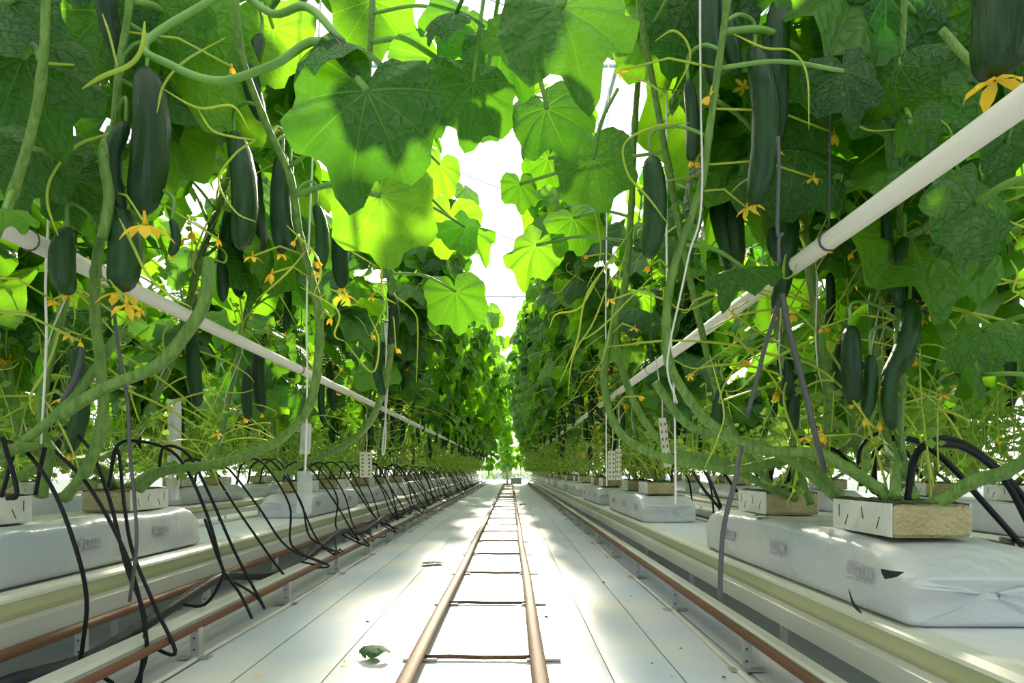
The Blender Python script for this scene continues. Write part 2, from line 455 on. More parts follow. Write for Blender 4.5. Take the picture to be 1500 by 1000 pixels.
# ------------------------------------------------------------------ growing gutters
def gutter(label, xf, width, sgn, near):
    """xf = aisle-side face, sgn = direction away from the aisle"""
    t = thing('growing_gutter', label, 'gutter', (xf, 0, 0))
    def prof(name, sec, material, smooth=False):
        ys = list(np.arange(-2.5, END, 1.5)); n = len(sec)
        vs = [(xf + sgn * a, y, z) for y in ys for a, z in sec]
        fs = [(j * n + i, j * n + i + 1, (j + 1) * n + i + 1, (j + 1) * n + i) for j in range(len(ys) - 1) for i in range(n - 1)]
        fs += [(j * n + n - 1, j * n, (j + 1) * n, (j + 1) * n + n - 1) for j in range(len(ys) - 1)]
        obj(name, MB().add(vs, fs), material, t, smooth)
    prof('skirt', [(.0, .180), (.0, .262), (.03, .275), (.045, .275), (.045, .18)], 'gutter')
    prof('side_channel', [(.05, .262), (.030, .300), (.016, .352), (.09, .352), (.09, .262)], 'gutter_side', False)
    prof('lip', [(.014, .350), (.006, .356), (.010, .368), (.030, .384), (.08, .388), (.08, .350)], 'lip_metal', False)
    prof('top_sheet', [(.08, .372), (width - .05, .372), (width - .05, .384), (.08, .384)], 'film')
    prof('far_side', [(width - .05, .18), (width - .05, .40), (width, .40), (width, .18)], 'gutter')
    lm = MB().box((0, 0, .09), (.035, .012, .18)).mesh('leg', 'steel', False)
    for i in range(0, 28):
        for a in (.10, width - .08):
            l = link('leg', lm, t); l.location = (sgn * a, near + 1.65 * i, 0)
    return t
gutter('pale metal growing gutter with green reflection painted on its side right of the aisle', 1.255, .72, 1, 1.6)
gutter('pale metal growing gutter with yellow reflection painted on its side left of the aisle', -2.045, .80, -1, 1.9)
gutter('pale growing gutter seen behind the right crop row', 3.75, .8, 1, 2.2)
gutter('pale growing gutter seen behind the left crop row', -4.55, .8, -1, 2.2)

# ------------------------------------------------------------------ slab bags and rockwool cubes
def bag_mesh(seed, w, h, ln, low=False):
    """local: x across, y along, z up; near end at y=0 with a tucked flap"""
    rr = random.Random(seed)
    ns = 28 if not low else 14; nl = 26 if not low else 8
    vs = []; fs = []
    for j in range(nl + 1):
        s = j / nl; y = s * ln
        e0 = min(1, y / .16); e1 = min(1, (ln - y) / .16)
        e = min(e0, e1); hh = h * (.72 + .28 * math.sin(e * math.pi / 2)) * (1 - .10 * max(0, 1 - y / .42)); ww = w * (.95 + .05 * e)
        for k in range(ns):
            a = 2 * math.pi * k / ns; c, s_ = math.cos(a), math.sin(a)
            p = .26
            x = math.copysign(abs(c) ** p, c) * ww / 2; z = math.copysign(abs(s_) ** p, s_) * hh / 2 + hh / 2
            if z > h * .1:
                n1 = noise.noise(Vector((x * 5 + seed, y * 4, z * 6))); x += .016 * n1; z += .014 * noise.noise(Vector((x * 7, y * 5 + seed, 2)))
            vs.append((x, y, z))
    for j in range(nl):
        for k in range(ns): fs.append((j * ns + k, (j + 1) * ns + k, (j + 1) * ns + (k + 1) % ns, j * ns + (k + 1) % ns))
    # end caps: rings shrinking toward a crease
    for (j, dy) in ((0, -1), (nl, 1)):
        prev = [j * ns + k for k in range(ns)]
        for (q, off) in ((.93, .018), (.80, .022), (.5, .015), (.15, .018)):
            cur = []
            for k in range(ns):
                x, y, z = vs[j * ns + k]; hz = h * .42
                crease = .030 * math.exp(-((z - h * .50) / .016) ** 2) + .014 * noise.noise(Vector((x * 14, z * 7, seed)))
                cur.append(len(vs)); vs.append((x * (q * .35 + .65 if q > .5 else q), y + dy * (off + crease + .008 * rr.random()), hz + (z - hz) * q))
            for k in range(ns):
                f = (prev[k], prev[(k + 1) % ns], cur[(k + 1) % ns], cur[k])
                fs.append(f if dy < 0 else f[::-1])
            prev = cur
        fs.append(tuple(prev) if dy < 0 else tuple(prev[::-1]))
    mb = MB().add(vs, fs)
    return mb.mesh('slab', 'bag')
def print_mesh(side):
    """grey blurred print block: round badge, two bars, a thin caption line (local y along, z up, on plane x=0)"""
    mb = MB(); t_ = .002
    def q(y, z, w, h): mb.box((0, y, z), (t_, w, h))
    pts = [(-.07 + .016 * math.cos(a), .045 + .026 * math.sin(a)) for a in np.linspace(0, 2 * math.pi, 12, endpoint=False)]
    o = [(-t_ / 2, -y * side, z) for y, z in pts]; mb.add(o + [(t_ / 2, v[1], v[2]) for v in o], [tuple(range(12)), tuple(range(23, 11, -1))] + [(i, (i + 1) % 12, 12 + (i + 1) % 12, 12 + i) for i in range(12)])
    for (y, w, h, dz) in ((-.035, .014, .042, .042), (-.008, .026, .034, .040), (.022, .022, .034, .040), (.050, .020, .036, .041), (.074, .016, .034, .040)): q(-y * side, dz, w, h)
    for i in range(9): q(-(-.08 + i * .019) * side, .008, .012, .009 + .003 * (i % 2))
    return mb.mesh('print_block', 'ink', False)
BW, BH, BL = .55, .265, 2.15
bag_vars = [bag_mesh(s, BW, BH, BL) for s in (3, 8, 15)]
bag_low = bag_mesh(21, BW, BH, BL, True)
prints = {1: print_mesh(1), -1: print_mesh(-1)}
flap_me = {}
CW, CL, CH = .28, .44, .125
def cube_parts():
    body = MB().box((0, 0, CH / 2), (CW, CL, CH)).mesh('rockwool_block', 'wool', False)
    mb = MB()
    mb.box((0, 0, 0), (.006, CL * .97, CH * .98))
    wrap = mb.mesh('plastic_wrap', 'wrap', False)
    mb = MB(); n = 8; vs = []
    for j in range(n + 1):
        for i in range(n + 1):
            x = (i / n - .5) * CW; y = (j / n - .5) * CL
            vs.append((x, y, CH + .004 + .020 * abs(noise.noise(Vector((x * 14, y * 14, 1)))) - (.004 if i in (0, n) or j in (0, n) else 0)))
    mb.add(vs, [(j * (n + 1) + i, j * (n + 1) + i + 1, (j + 1) * (n + 1) + i + 1, (j + 1) * (n + 1) + i) for j in range(n) for i in range(n)])
    moss = mb.mesh('mossy_top', 'moss')
    mb = MB()
    for (y, z, a) in ((-.13, .05, .4), (-.02, .08, -.3), (.1, .045, .5), (.16, .08, 0)):
        for sx in (-1, 1): mb.box((sx * (CW / 2 + .0065), y, z), (.002, .004, .05), Matrix.Rotation(a, 3, 'X'))
    marks = mb.mesh('slit_marks', 'dark_gap', False)
    return body, wrap, moss, marks
cube_me = cube_parts()
cube_positions = {}
def lay_row(side, xc, starts, cube_offs, top=.384, names=('right', 'aisle'), detail=True, word='right row'):
    out = []
    for i, y0 in enumerate(starts):
        far = i >= 6
        lab = ('white plastic-wrapped slab, %s from the camera, %s' % (nth(i), word)) if not far else 'small white growing slab far down the %s gutter' % word
        b = thing('growing_slab', lab, 'slab', (xc, y0, top), 'white slabs along the %s gutter' % word)
        link('film_cover', bag_vars[i % 3] if (i < 6 and detail) else bag_low, b)
        if detail and i < 4:
            face = -1 if side > 0 else 1      # aisle side
            for yy in (.22, .95, 1.62):
                p = link('print_block', prints[1 if side > 0 else -1], b); p.location = (face * (BW / 2 + .010), yy, .11)
        for ci, co in enumerate(cube_offs):
            cy = y0 + co
            lab = ('tan rockwool cube, %s one on the %s slab of the %s' % (('near', 'far')[ci], nth(i), word)) if not far else 'tiny tan rockwool cube far down the %s' % word
            c = thing('rockwool_cube', lab, 'cube', (xc - .02 + (.02 if ci else 0), cy, top + BH + .003), 'rockwool cubes on the %s' % word)
            for k, nm in enumerate(('rockwool_block', 'plastic_wrap', 'mossy_top', 'slit_marks')):
                if k == 3 and i > 2: continue
                if k == 1:
                    for sx in (-1, 1): link(nm, cube_me[k], c).location = (sx * (CW / 2 + .003), 0, CH / 2 + .002)
                elif k == 3: link(nm, cube_me[k], c)['kind'] = 'stuff'
                else: link(nm, cube_me[k], c)
            out.append((c.location.x, cy, i))
    return out
right_starts = [2.15] + [6.4 + 3.2 * i for i in range(12)]
left_starts = [2.35] + [7.0 + 3.2 * i for i in range(12)]
rc = lay_row(1, 1.545, right_starts, (.44, 1.66), word='right row')
lc = lay_row(-1, -2.40, left_starts, (.55, 1.75), word='left row')
# behind the camera the rows go on
nb_r = lay_row(1, 4.10, [1.6 + 3.2 * i for i in range(6)], (.44, 1.66), detail=False, word='second right row')
nb_l = lay_row(-1, -4.95, [3.0 + 3.2 * i for i in range(6)], (.44, 1.66), detail=False, word='second left row')

# torn black mark and folded flap at the nearest slab's end on the right
first_slab = bpy.data.objects['growing_slab']; first_slab['org'] = tuple(first_slab.location)
mb = MB(); a = P(1290, 838, 2.10)
mb.add([a + Vector(v) for v in ((0, 0, .012), (.03, -.003, .006), (.075, -.004, .002), (.05, -.004, -.014), (.012, -.003, -.022), (.004, 0, -.006))], [(0, 1, 2, 3, 4, 5)])
obj('torn_slit', mb, 'dark_gap', first_slab, False)
mb = MB(); mb.tube(smooth_path([P(1243, 862, 2.325), P(1250, 884, 2.30), P(1262, 898, 2.262)], 4), [.001, .002, .003, .004, .005, .005, .005, .004, .002], 5)
obj('film_fold', mb, 'dark_gap', first_slab, False)

# ------------------------------------------------------------------ overhead white pipes
pr = pipe_run('overhead_pipe', 'long white pipe hanging over the right gutter, upper right of the view', 1.19, 1.757, .036, 'white_paint', 0, legs=False)
pl = pipe_run('overhead_pipe', 'long white pipe hanging over the left gutter, upper left of the view', -1.80, 1.757, .036, 'white_paint', 0, legs=False)
pipe_run('overhead_pipe', 'thin white pipe hanging behind the right crop at slab height', 5.9, 1.95, .035, 'white_paint', 0, legs=False)
pipe_run('overhead_pipe', 'thin white pipe hanging behind the left crop', -4.9, 1.95, .035, 'white_paint', 0, legs=False)
for root, x in ((pr, 1.19), (pl, -1.80)):
    for y in (2.45, 5.6, 9.0, 13, 18, 24, 31):
        mb = MB(); mb.tube([(x + .038 * math.cos(a), y, 1.757 + .038 * math.sin(a)) for a in np.linspace(0, 2 * math.pi, 13)], .004, 5)
        mb.tube([(x, y, 1.79), (x + .03, y + .03, 3.2), (x, y, 8.0)], .004, 4)
        obj('hanger_wire', mb, 'hook', root)

# ------------------------------------------------------------------ plants
def leaf_outline(th):
    A = [0, 22, 50, 78, 110, 140, 163, 180]; V = [.66, .50, .57, .45, .48, .44, .32, .09]
    d = abs(math.degrees(th)); d = min(d, 360 - d)
    for i in range(len(A) - 1):
        if d <= A[i + 1]:
            t = (d - A[i]) / (A[i + 1] - A[i]); t = (1 - math.cos(t * math.pi)) / 2
            return V[i] + (V[i + 1] - V[i]) * t
    return V[-1]
def leaf_geo(seed, nr, na, bend, cross, ripple, serr=.006, origin_uv=True):
    rr = random.Random(seed); ph = rr.random() * 6; ph2 = rr.random() * 6
    tipb = rr.uniform(-.12, .12)
    vs = [(0, 0, 0)]; uv = [(.5, .5)]; fs = []
    for j in range(1, nr + 1):
        q = j / nr
        for i in range(na):
            th = -math.pi + 2 * math.pi * i / na
            r = leaf_outline(th) * q
            if j == nr: r += serr * (1 if i % 2 else -1)
            x, y = r * math.sin(th), r * math.cos(th)
            uv.append((x + .5, y + .5))
            z = ripple * math.sin(4 * th + ph) * (r / .5) ** 2 + ripple * .7 * math.sin(9 * th + ph2) * (r / .5) ** 3
            z -= .022 * math.cos(math.degrees(abs(th)) / 38 * 2 * math.pi) * min(1, r * 3)      # puffed between veins
            # bend down towards tip, fold across
            kb = bend
            yy = math.sin(kb * y) / kb if abs(kb) > 1e-3 else y
            zz = -(1 - math.cos(kb * y)) / kb if abs(kb) > 1e-3 else 0
            kc = cross
            xx = math.sin(kc * x) / kc; zc = -(1 - math.cos(kc * x)) / kc
            vs.append((xx + tipb * y * abs(y), yy, z + zz + zc))
    for i in range(na): fs.append((0, 1 + i, 1 + (i + 1) % na))
    for j in range(nr - 1):
        for i in range(na):
            a = 1 + j * na + i; b_ = 1 + j * na + (i + 1) % na
            fs.append((a, a + na, b_ + na, b_))
    return vs, fs, uv
leaf_mats = []
LEAF = []
for k, (bd, cr, rp_) in enumerate(((1.4, .5, .020), (.7, 1.6, .03), (2.2, .9, .025), (.4, .4, .035), (1.8, -1.2, .03), (1.1, 1.0, .045), (2.8, 1.4, .03), (.9, -.6, .04))):
    vs, fs, uv = leaf_geo(k + 1, 7, 44, bd, cr, rp_)
    LEAF.append(MB().add(vs, fs).mesh('leaf', 'leaf', True, uv))
LEAF_LOW = []
for k, (bd, cr, rp_) in enumerate(((1.4, .5, .02), (2.0, 1.3, .03), (.6, -.8, .03))):
    vs, fs, uv = leaf_geo(k + 31, 3, 14, bd, cr, rp_, .0)
    LEAF_LOW.append((np.array(vs), fs))

def make_shaded(o):
    o.material_slots[0].link = 'OBJECT'; o.material_slots[0].material = M['leaf_shaded']
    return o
def frame(tip, nor, base, s):
    y = Vector(tip).normalized(); z = Vector(nor); z = (z - y * z.dot(y)).normalized(); x = y.cross(z)
    m = Matrix((x, y, z)).transposed().to_4x4() @ Matrix.Scale(s, 4)
    m.translation = base
    return m

def cuke_mesh(seed, ln=.56, r=.045):
    rr = random.Random(seed); bend = rr.uniform(-.05, .05); bend2 = rr.uniform(-.03, .03)
    prof = [(0, .35), (.03, .62), (.09, .80), (.2, .92), (.4, 1.0), (.65, 1.03), (.82, .97), (.92, .80), (.97, .55), (1.0, .18)]
    pts = [(bend * math.sin(t * math.pi), bend2 * math.sin(t * math.pi), -t * ln) for t, _ in prof]
    return MB().tube(pts, [r * q for _, q in prof], 14, ridge=.025).mesh('cucumber', 'cucumber')
CUKE = [cuke_mesh(s, .56, rr_) for s, rr_ in ((1, .048), (2, .042), (3, .052), (4, .038), (5, .046))]
STALK = MB().tube([(0, 0, .005), (.006, 0, -.0)] + [(0, 0, -.0)][:0] + [(.008, .0, .05), (.0, .004, .11)], [.016, .012, .008, .007], 6).mesh('stalk', 'petiole')
def flower_mesh(seed, closed=False):
    rr = random.Random(seed); mb = MB()
    for k in range(5):
        a = 2 * math.pi * k / 5 + rr.uniform(-.15, .15); ca, sa = math.cos(a), math.sin(a)
        L_ = rr.uniform(.8, 1.1); vs = []
        for (r, w, z) in ((.05, .06, 0), (.45, .22, .08 if closed else .02), (.75, .20, .05 if closed else -.06), (1.0 * L_, .02, -.05 if closed else -.25)):
            rad = r * (.45 if closed else 1); zz = -r * (.9 if closed else .35) + z
            for sx in (-1, 0, 1): vs.append((rad * ca - sx * w * sa, rad * sa + sx * w * ca, zz - (.05 if sx == 0 else 0)))
        mb.add(vs, [(j * 3 + i, j * 3 + i + 1, j * 3 + i + 4, j * 3 + i + 3) for j in range(3) for i in range(2)])
    mb.tube([(0, 0, .5), (0, 0, .15), (0, 0, 0)], [.05, .08, .13], 6)
    return mb.mesh('flower', 'flower')
FLOWER = [flower_mesh(1), flower_mesh(2, True), flower_mesh(3), flower_mesh(4, True)]
def rand_unit(rr):
    return Vector((rr.gauss(0, 1), rr.gauss(0, 1), rr.gauss(0, 1))).normalized()
def tendril_pts(rr, start, dirv, ln, n=16, curl=True):
    p = Vector(start); d = Vector(dirv).normalized(); ax = rand_unit(rr); out = [p.copy()]
    st = ln / n; k = rr.uniform(-.12, .12)
    for i in range(n):
        ax = (ax + rand_unit(rr) * .25).normalized()
        kk = k if i < n * .65 or not curl else k * 4 + .5
        d = (Matrix.Rotation(kk, 3, ax) @ d); d.z -= .05; d.normalize()
        p = p + d * st * (1 if i < n * .65 else .55); out.append(p.copy())
    return out

def vine_pts(rr, root, inward, kind, reach, top):
    """root on the cube, trails along the slabs, then climbs. inward = +-1 direction to the aisle"""
    sgn = inward if kind == 'in' else -inward
    dy = rr.choice((-1, 1)) * rr.uniform(.25, 1.0)
    x, y, z = root
    pts = [Vector((x, y, z)), Vector((x + sgn * .07, y + dy * .3, z + .14)), Vector((x + sgn * .13, y + dy * .75, z + .20 + rr.uniform(-.06, .08))),
           Vector((x + sgn * .16, y + dy * 1.0, z + .38))]
    yy = y + dy * 1.08
    x2 = reach * (1 if kind == 'in' else .35)
    zz = z + .38
    n = 7
    for k in range(1, n + 1):
        t = k / n; zc = zz + (top - zz) * t
        pts.append(Vector((x + sgn * (.16 + x2 * t ** 1.3) + rr.uniform(-.05, .05), yy + rr.uniform(-.07, .07), zc)))
    return pts

RAYX = lambda v: (CX + F * v.x / max(v.y, .01), CY - F * (v.z - H) / max(v.y, .01))
def keep_leaf(p, size, hero=False):
    """keeps the gap above the aisle open, and nothing right in front of the lens"""
    if p.y < -.2: return True
    px, py = RAYX(p)
    rad = .42 * size * F / max(p.y, .05)
    if p.y > .1:
        if 1.0 < p.length < 2.9 and -60 < px < 1560 and py > (120 if px > 750 else 200): return False
        if p.length < 3.9 and 1040 < px < 1500 and py > 400: return False
        if math.hypot(px - 746, py - 190) < rad * .8 + 10: return False
        if Vector(p).length < 1.5 + (1.0 if -100 < px < 1600 else 0): return False
    # the aisle below the hanging leaves stays free
    if p.z < 1.5 and -1.9 < p.x < 1.05: return False
    return True

def shoot_geo(rr, c, s):
    vs = []; fs = []
    a = rr.uniform(0, 6.28); o = Vector((math.cos(a), math.sin(a), rr.uniform(-.6, .5))).normalized(); sd = o.cross(rand_unit(rr)).normalized()
    vs = [c, c + o * s * .45 + sd * s * .45, c + o * s * .8 + sd * s * .25, c + o * s * 1.1, c + o * s * .8 - sd * s * .25, c + o * s * .45 - sd * s * .45]
    return vs, [(0, 1, 2, 3), (0, 3, 4, 5)]
def side_shoots(t, org, up, sgn, rr, n, zmax):
    sb = MB(); lb = MB(); r0 = Vector(org)
    for k in range(n):
        if up and rr.random() < .45: b0 = rr.choice([p for p in up if p.z < 2.4] or up)
        else: b0 = r0 + Vector((sgn * rr.uniform(-.15, .25), rr.uniform(-.9, .9), rr.uniform(.0, .15)))
        tp = tendril_pts(rr, b0, (rr.uniform(-.5, .5), rr.uniform(-.5, .5), rr.uniform(.1, 1.2)), rr.uniform(.25, .75), 6, False)
        if min(p.length for p in tp) < 2.9: continue
        sb.tube([p - org for p in tp], .0038, 3, caps=False)
        for p in tp[2:]:
            for q in range(2): lb.add(*shoot_geo(rr, p - org, rr.uniform(.025, .06)))
    if sb.v:
        for nm, b_, m_ in (('shoot_stem', sb, 'tendril'), ('small_foliage', lb, 'shoot_leaf')):
            b_.v = [Vector(v) + org for v in b_.v]
            obj(nm, b_, m_, t)['kind'] = 'stuff'
def plant(root, inward, kind, label, group, rr, detail, pts=None, reach=.9, top=4.5, extra_leaf=True, nleaf=20, ncuke=4, nflower=10, ntend=14, rv=.020, leaf_z0=None):
    t = thing('cucumber_plant', label, 'plant', tuple(root), group)
    org = Vector(root)
    pts = pts or vine_pts(rr, root, inward, kind, reach, top)
    path = smooth_path(pts, 5)
    rads = [rv * (1.15 - .55 * i / len(path)) * (1 + (.25 if i % 4 == 0 else 0)) for i in range(len(path))]
    vb = MB().tube(path, rads, 8 if detail > 1 else 6, ridge=.08 if detail > 1 else 0)
    up = [p for p in path if p.z > root[2] + .3]
    sgn = inward if kind == 'in' else -inward
    z0 = leaf_z0 if leaf_z0 is not None else (2.05 if kind == 'in' else 1.35)
    cand = [p for p in up if p.z > z0] or up[-3:]
    pet_all = MB()
    for k in range(nleaf if extra_leaf else 0):
        b0 = cand[int((k + rr.random()) / nleaf * (len(cand) - 1))].copy()
        az = rr.gauss(0 if sgn > 0 else math.pi, 1.1)
        if rr.random() < .25: az = -math.pi / 2 + rr.gauss(0, .5)
        o2 = Vector((math.cos(az), math.sin(az), 0))
        pl_ = rr.uniform(.22, .48)
        elev = rr.uniform(.1, .9)
        end = b0 + o2 * pl_ * math.cos(elev) + Vector((0, 0, pl_ * math.sin(elev)))
        s = rr.uniform(.46, .74) * (1 if end.z < 3.9 else .8)
        if not keep_leaf(end + Vector((0, 0, -.12)), s): continue
        tipv = o2 * rr.uniform(.25, .8) + Vector((rr.uniform(-.25, .25), rr.uniform(-.25, .25), -rr.uniform(.35, 1.1)))
        nor = o2 * rr.uniform(.5, 1.1) + Vector((rr.uniform(-.3, .3), rr.uniform(-.3, .3), rr.uniform(.1, .9)))
        mid = b0.lerp(end, .55) + Vector((0, 0, .05))
        pp = [b0, mid, end]
        if detail:
            m_ = frame(tipv, nor, end - org, s)
            lf = link('leaf', LEAF[rr.randrange(len(LEAF))], t, m_)
            if rr.random() < .33: make_shaded(lf)
            if detail > 1:
                q = MB().tube([p - org for p in smooth_path(pp, 3)], [.011, .010, .009, .008, .008, .007, .007], 5)
                po = link('petiole', q.mesh('petiole', 'petiole'), lf); po.matrix_parent_inverse = m_.inverted()
            else: vb.tube(pp, .009, 4)
    if detail:
        low = [p for p in up if 1.2 < p.z < 3.2] or up
        for k in range(ncuke):
            b0 = rr.choice(low); o2 = Vector((sgn * rr.uniform(.04, .13), rr.uniform(-.12, .12), 0))
            p = b0 + o2
            if p.z - .56 < .95: continue
            if p.y > .1 and p.length < 2.0: continue
            m_ = Matrix.Translation(p - org - Vector((0, 0, .1))) @ Matrix.Rotation(rr.uniform(0, 6.28), 4, 'Z') @ Matrix.Rotation(rr.uniform(-.12, .12), 4, 'X') @ Matrix.Scale(rr.uniform(.75, 1.05), 4)
            c = link('cucumber', CUKE[rr.randrange(5)], t, m_)
            if detail > 1:
                st = MB().tube([b0 - org, (b0 + p) / 2 - org + Vector((0, 0, -.01)), p - org - Vector((0, 0, .09))], [.008, .007, .010], 5)
                so = link('stalk', st.mesh('stalk', 'petiole'), c); so.matrix_parent_inverse = m_.inverted()
                if rr.random() < .6:
                    fl = link('flower', FLOWER[1], c); fl.location = (0, 0, -.57); fl.scale = (.035,) * 3
            else: vb.tube([b0, p - Vector((0, 0, .09))], .007, 4)
        mid_ = [p for p in up if p.z < 3.4] or up
        for k in range(nflower):
            b0 = rr.choice(mid_); p = b0 + Vector((sgn * rr.uniform(-.05, .3), rr.uniform(-.25, .25), rr.uniform(-.15, .1)))
            if p.y > .1 and p.length < 1.6: continue
            vb.tube([b0, (b0 + p) / 2 + Vector((0, 0, .03)), p], .004, 4)
            sc_ = rr.uniform(.036, .060)
            m_ = Matrix.Translation(p - org) @ Matrix.Rotation(rr.uniform(0, 6.28), 4, 'Z') @ Matrix.Rotation(rr.uniform(-1.2, 1.2), 4, 'X') @ Matrix.Scale(sc_, 4)
            link('flower', FLOWER[rr.randrange(4)], t, m_)
        tb = MB()
        for k in range(ntend):
            b0 = rr.choice(mid_); dv = Vector((sgn * rr.uniform(-.3, 1), rr.uniform(-1, 1), rr.uniform(-.5, .9)))
            tp = tendril_pts(rr, b0, dv, rr.uniform(.4, 1.1), 14 if detail > 1 else 9)
            if min(p.length for p in tp) < 1.3: continue
            if detail > 1:
                q = MB().tube([p - org for p in tp], [.0055] * (len(tp) - 5) + [.004, .0036, .003, .0026, .002], 4)
                link('tendril', q.mesh('tendril', 'tendril'), t)
            else: tb.tube(tp, .0055, 3, caps=False)
        if detail == 1 and tb.v: obj('tendril', tb, 'tendril', t)['kind'] = 'stuff'
        # white twine spiralling up the stem
        tw = [p + Vector((.028 * math.cos(i * .9), .028 * math.sin(i * .9), 0)) for i, p in enumerate(up)]
        if len(tw) > 2: obj('twine', MB().tube(tw, .0045, 4, caps=False), 'twine', t)
    if detail: side_shoots(t, org, up, sgn, rr, (14 if org.y < 5 else 46) if detail > 1 else 30, 1.0)
    obj('vine', vb, 'vine', t)
    return t

# ---- hand-placed near plants: stems, leaves, cucumbers and tendrils where the photograph shows them
def hero(name_label, vine, r, leaves=(), cukes=(), tends=(), flowers=(), extra=()):
    pts = [P(*q) for q in vine]
    org = pts[0]
    t = thing('cucumber_plant', name_label, 'plant', tuple(org), 'cucumber plants nearest the camera')
    path = smooth_path(pts, 7)
    n = len(path)
    r = r * .88
    vb = MB().tube(path, [r * (1.2 - .65 * i / n) * (1 + (.22 if i % 7 == 0 else 0)) for i in range(n)], 12, ridge=.07)
    for e_ in extra:
        ep = smooth_path([P(*q) for q in e_[1:]], 6); vb.tube(ep, e_[0], 8, ridge=.06)
    obj('vine', vb, 'vine', t)
    def nearest(p, up=.0):
        c = min(path, key=lambda q: (q - p).length + (0 if q.z > p.z - .1 else .4)); return c
    for (px, py, w, d, roll, yaw, pitch, var, pet, *shaded) in leaves:
        c = P(px, py, d); s = w * d / F / .95
        yaw_, p_, ro = math.radians(yaw), math.radians(pitch), math.radians(roll)
        nor = Vector((math.sin(yaw_) * math.cos(p_), -math.cos(yaw_) * math.cos(p_), math.sin(p_)))
        rgt = Vector((math.cos(yaw_), math.sin(yaw_), 0)); dn = -(nor.cross(rgt) * -1)
        dn = rgt.cross(nor)
        if dn.z > 0: dn = -dn
        tipv = dn * math.cos(ro) + rgt * math.sin(ro)
        base_ = c - tipv * .14 * s
        m_ = frame(tipv, nor, base_ - org, s)
        lf = link('leaf', LEAF[var], t, m_)
        if shaded: make_shaded(lf)
        if pet is None:
            q = nearest(base_)
            pp = [q, q.lerp(base_, .5) + Vector((0, 0, .10 * s)), base_]
        else: pp = [P(*k) for k in pet] + [base_]
        q = MB().tube([p - org for p in smooth_path(pp, 5)], .008 if w < 150 else .0125, 7)
        po = link('petiole', q.mesh('petiole', 'petiole'), lf); po.matrix_parent_inverse = m_.inverted()
    for (x0, y0, x1, y1, w, var, fl) in cukes:
        ln = math.hypot(x1 - x0, y1 - y0); d = .56 * F / ln
        if w / ln > .3: d *= .8
        d = min(d, sorted(p.y for p in path)[n // 2] - .12)
        a = P(x0, y0, d); b_ = P(x1, y1, d); L_ = (b_ - a).length
        zax = (a - b_).normalized(); xa = zax.cross(Vector((0, 1, 0))).normalized(); ya = zax.cross(xa)
        sc_ = L_ / .56; rad = w * d / F / 2 / [.048, .042, .052, .038, .046][var]
        m_ = Matrix((xa, ya, zax)).transposed().to_4x4() @ Matrix.Diagonal((rad, rad, sc_, 1)); m_.translation = a - org
        c = link('cucumber', CUKE[var], t, m_)
        q = min(path, key=lambda q: (q - a).length + (0 if q.z > a.z else .3))
        top_ = a + Vector((0, 0, .09))
        st = MB().tube([p - org for p in smooth_path([a - zax * .006, top_, top_.lerp(q, .5) + Vector((0, 0, .03)), q], 4)], .007, 6)
        so = link('stalk', st.mesh('stalk', 'petiole'), c); so.matrix_parent_inverse = m_.inverted()
        if fl:
            f_ = MB(); m2 = Matrix.Translation(b_ - org) @ Matrix.Scale(fl * d / F, 4)
            fo = link('flower', FLOWER[var % 4], c); fo.matrix_parent_inverse = m_.inverted(); fo.matrix_basis = m2
    for tp in tends:
        rad = tp[0] * .68
        pp = smooth_path([P(*q) for q in tp[1:]], 6)
        q = MB().tube([p - org for p in pp], [rad * min(1, .35 + i * .2, .35 + (len(pp) - 1 - i) * .12) for i in range(len(pp))], 6)
        link('tendril', q.mesh('tendril', 'tendril'), t)
    for (px, py, s, d, var) in flowers:
        m_ = Matrix.Translation(P(px, py, d) - org) @ Matrix.Rotation(R.uniform(0, 6), 4, 'Z') @ Matrix.Rotation(R.uniform(-1, 1), 4, 'X') @ Matrix.Scale(s * d / F * .8, 4)
        link('flower', FLOWER[var], t, m_)
        q = min(path, key=lambda q: (q - P(px, py, d)).length)
        st = MB().tube([q - org, q.lerp(P(px, py, d), .5) + Vector((0, 0, .04)) - org, P(px, py, d) - org], .004, 5)
        link('flower_stem', st.mesh('flower_stem', 'tendril'), t)
    return t

# right row, nearest first
hero('cucumber plant whose thick stem leans right out of the nearest right cube', [(1338, 752, 2.5), (1375, 735, 2.4), (1425, 705, 2.3), (1475, 690, 2.2), (1520, 650, 2.1), (1570, 520, 2.0), (1560, 300, 1.9), (1530, 60, 1.8), (1500, -200, 1.8)], .026,
     leaves=[(1440, 320, 170, 2.2, 25, 20, 10, 5, None, 1), (1445, 495, 110, 2.4, 10, -30, 40, 2, None, 1), (1455, 60, 170, 2.6, -20, 0, -30, 3, None), (1480, 225, 120, 2.5, 30, 20, 0, 0, None), (1440, 560, 80, 2.3, 0, 60, 10, 1, None, 1)],
     cukes=[(1449, -150, 1457, 116, 84, 2, 46)],
     tends=[(.005, (1480, 380, 2.2), (1490, 400, 2.2), (1484, 425, 2.2), (1492, 430, 2.2), (1470, 445, 2.2))],
     extra=[(.014, (1380, 45, 2.1), (1420, 90, 2.05), (1452, 120, 2.0))])
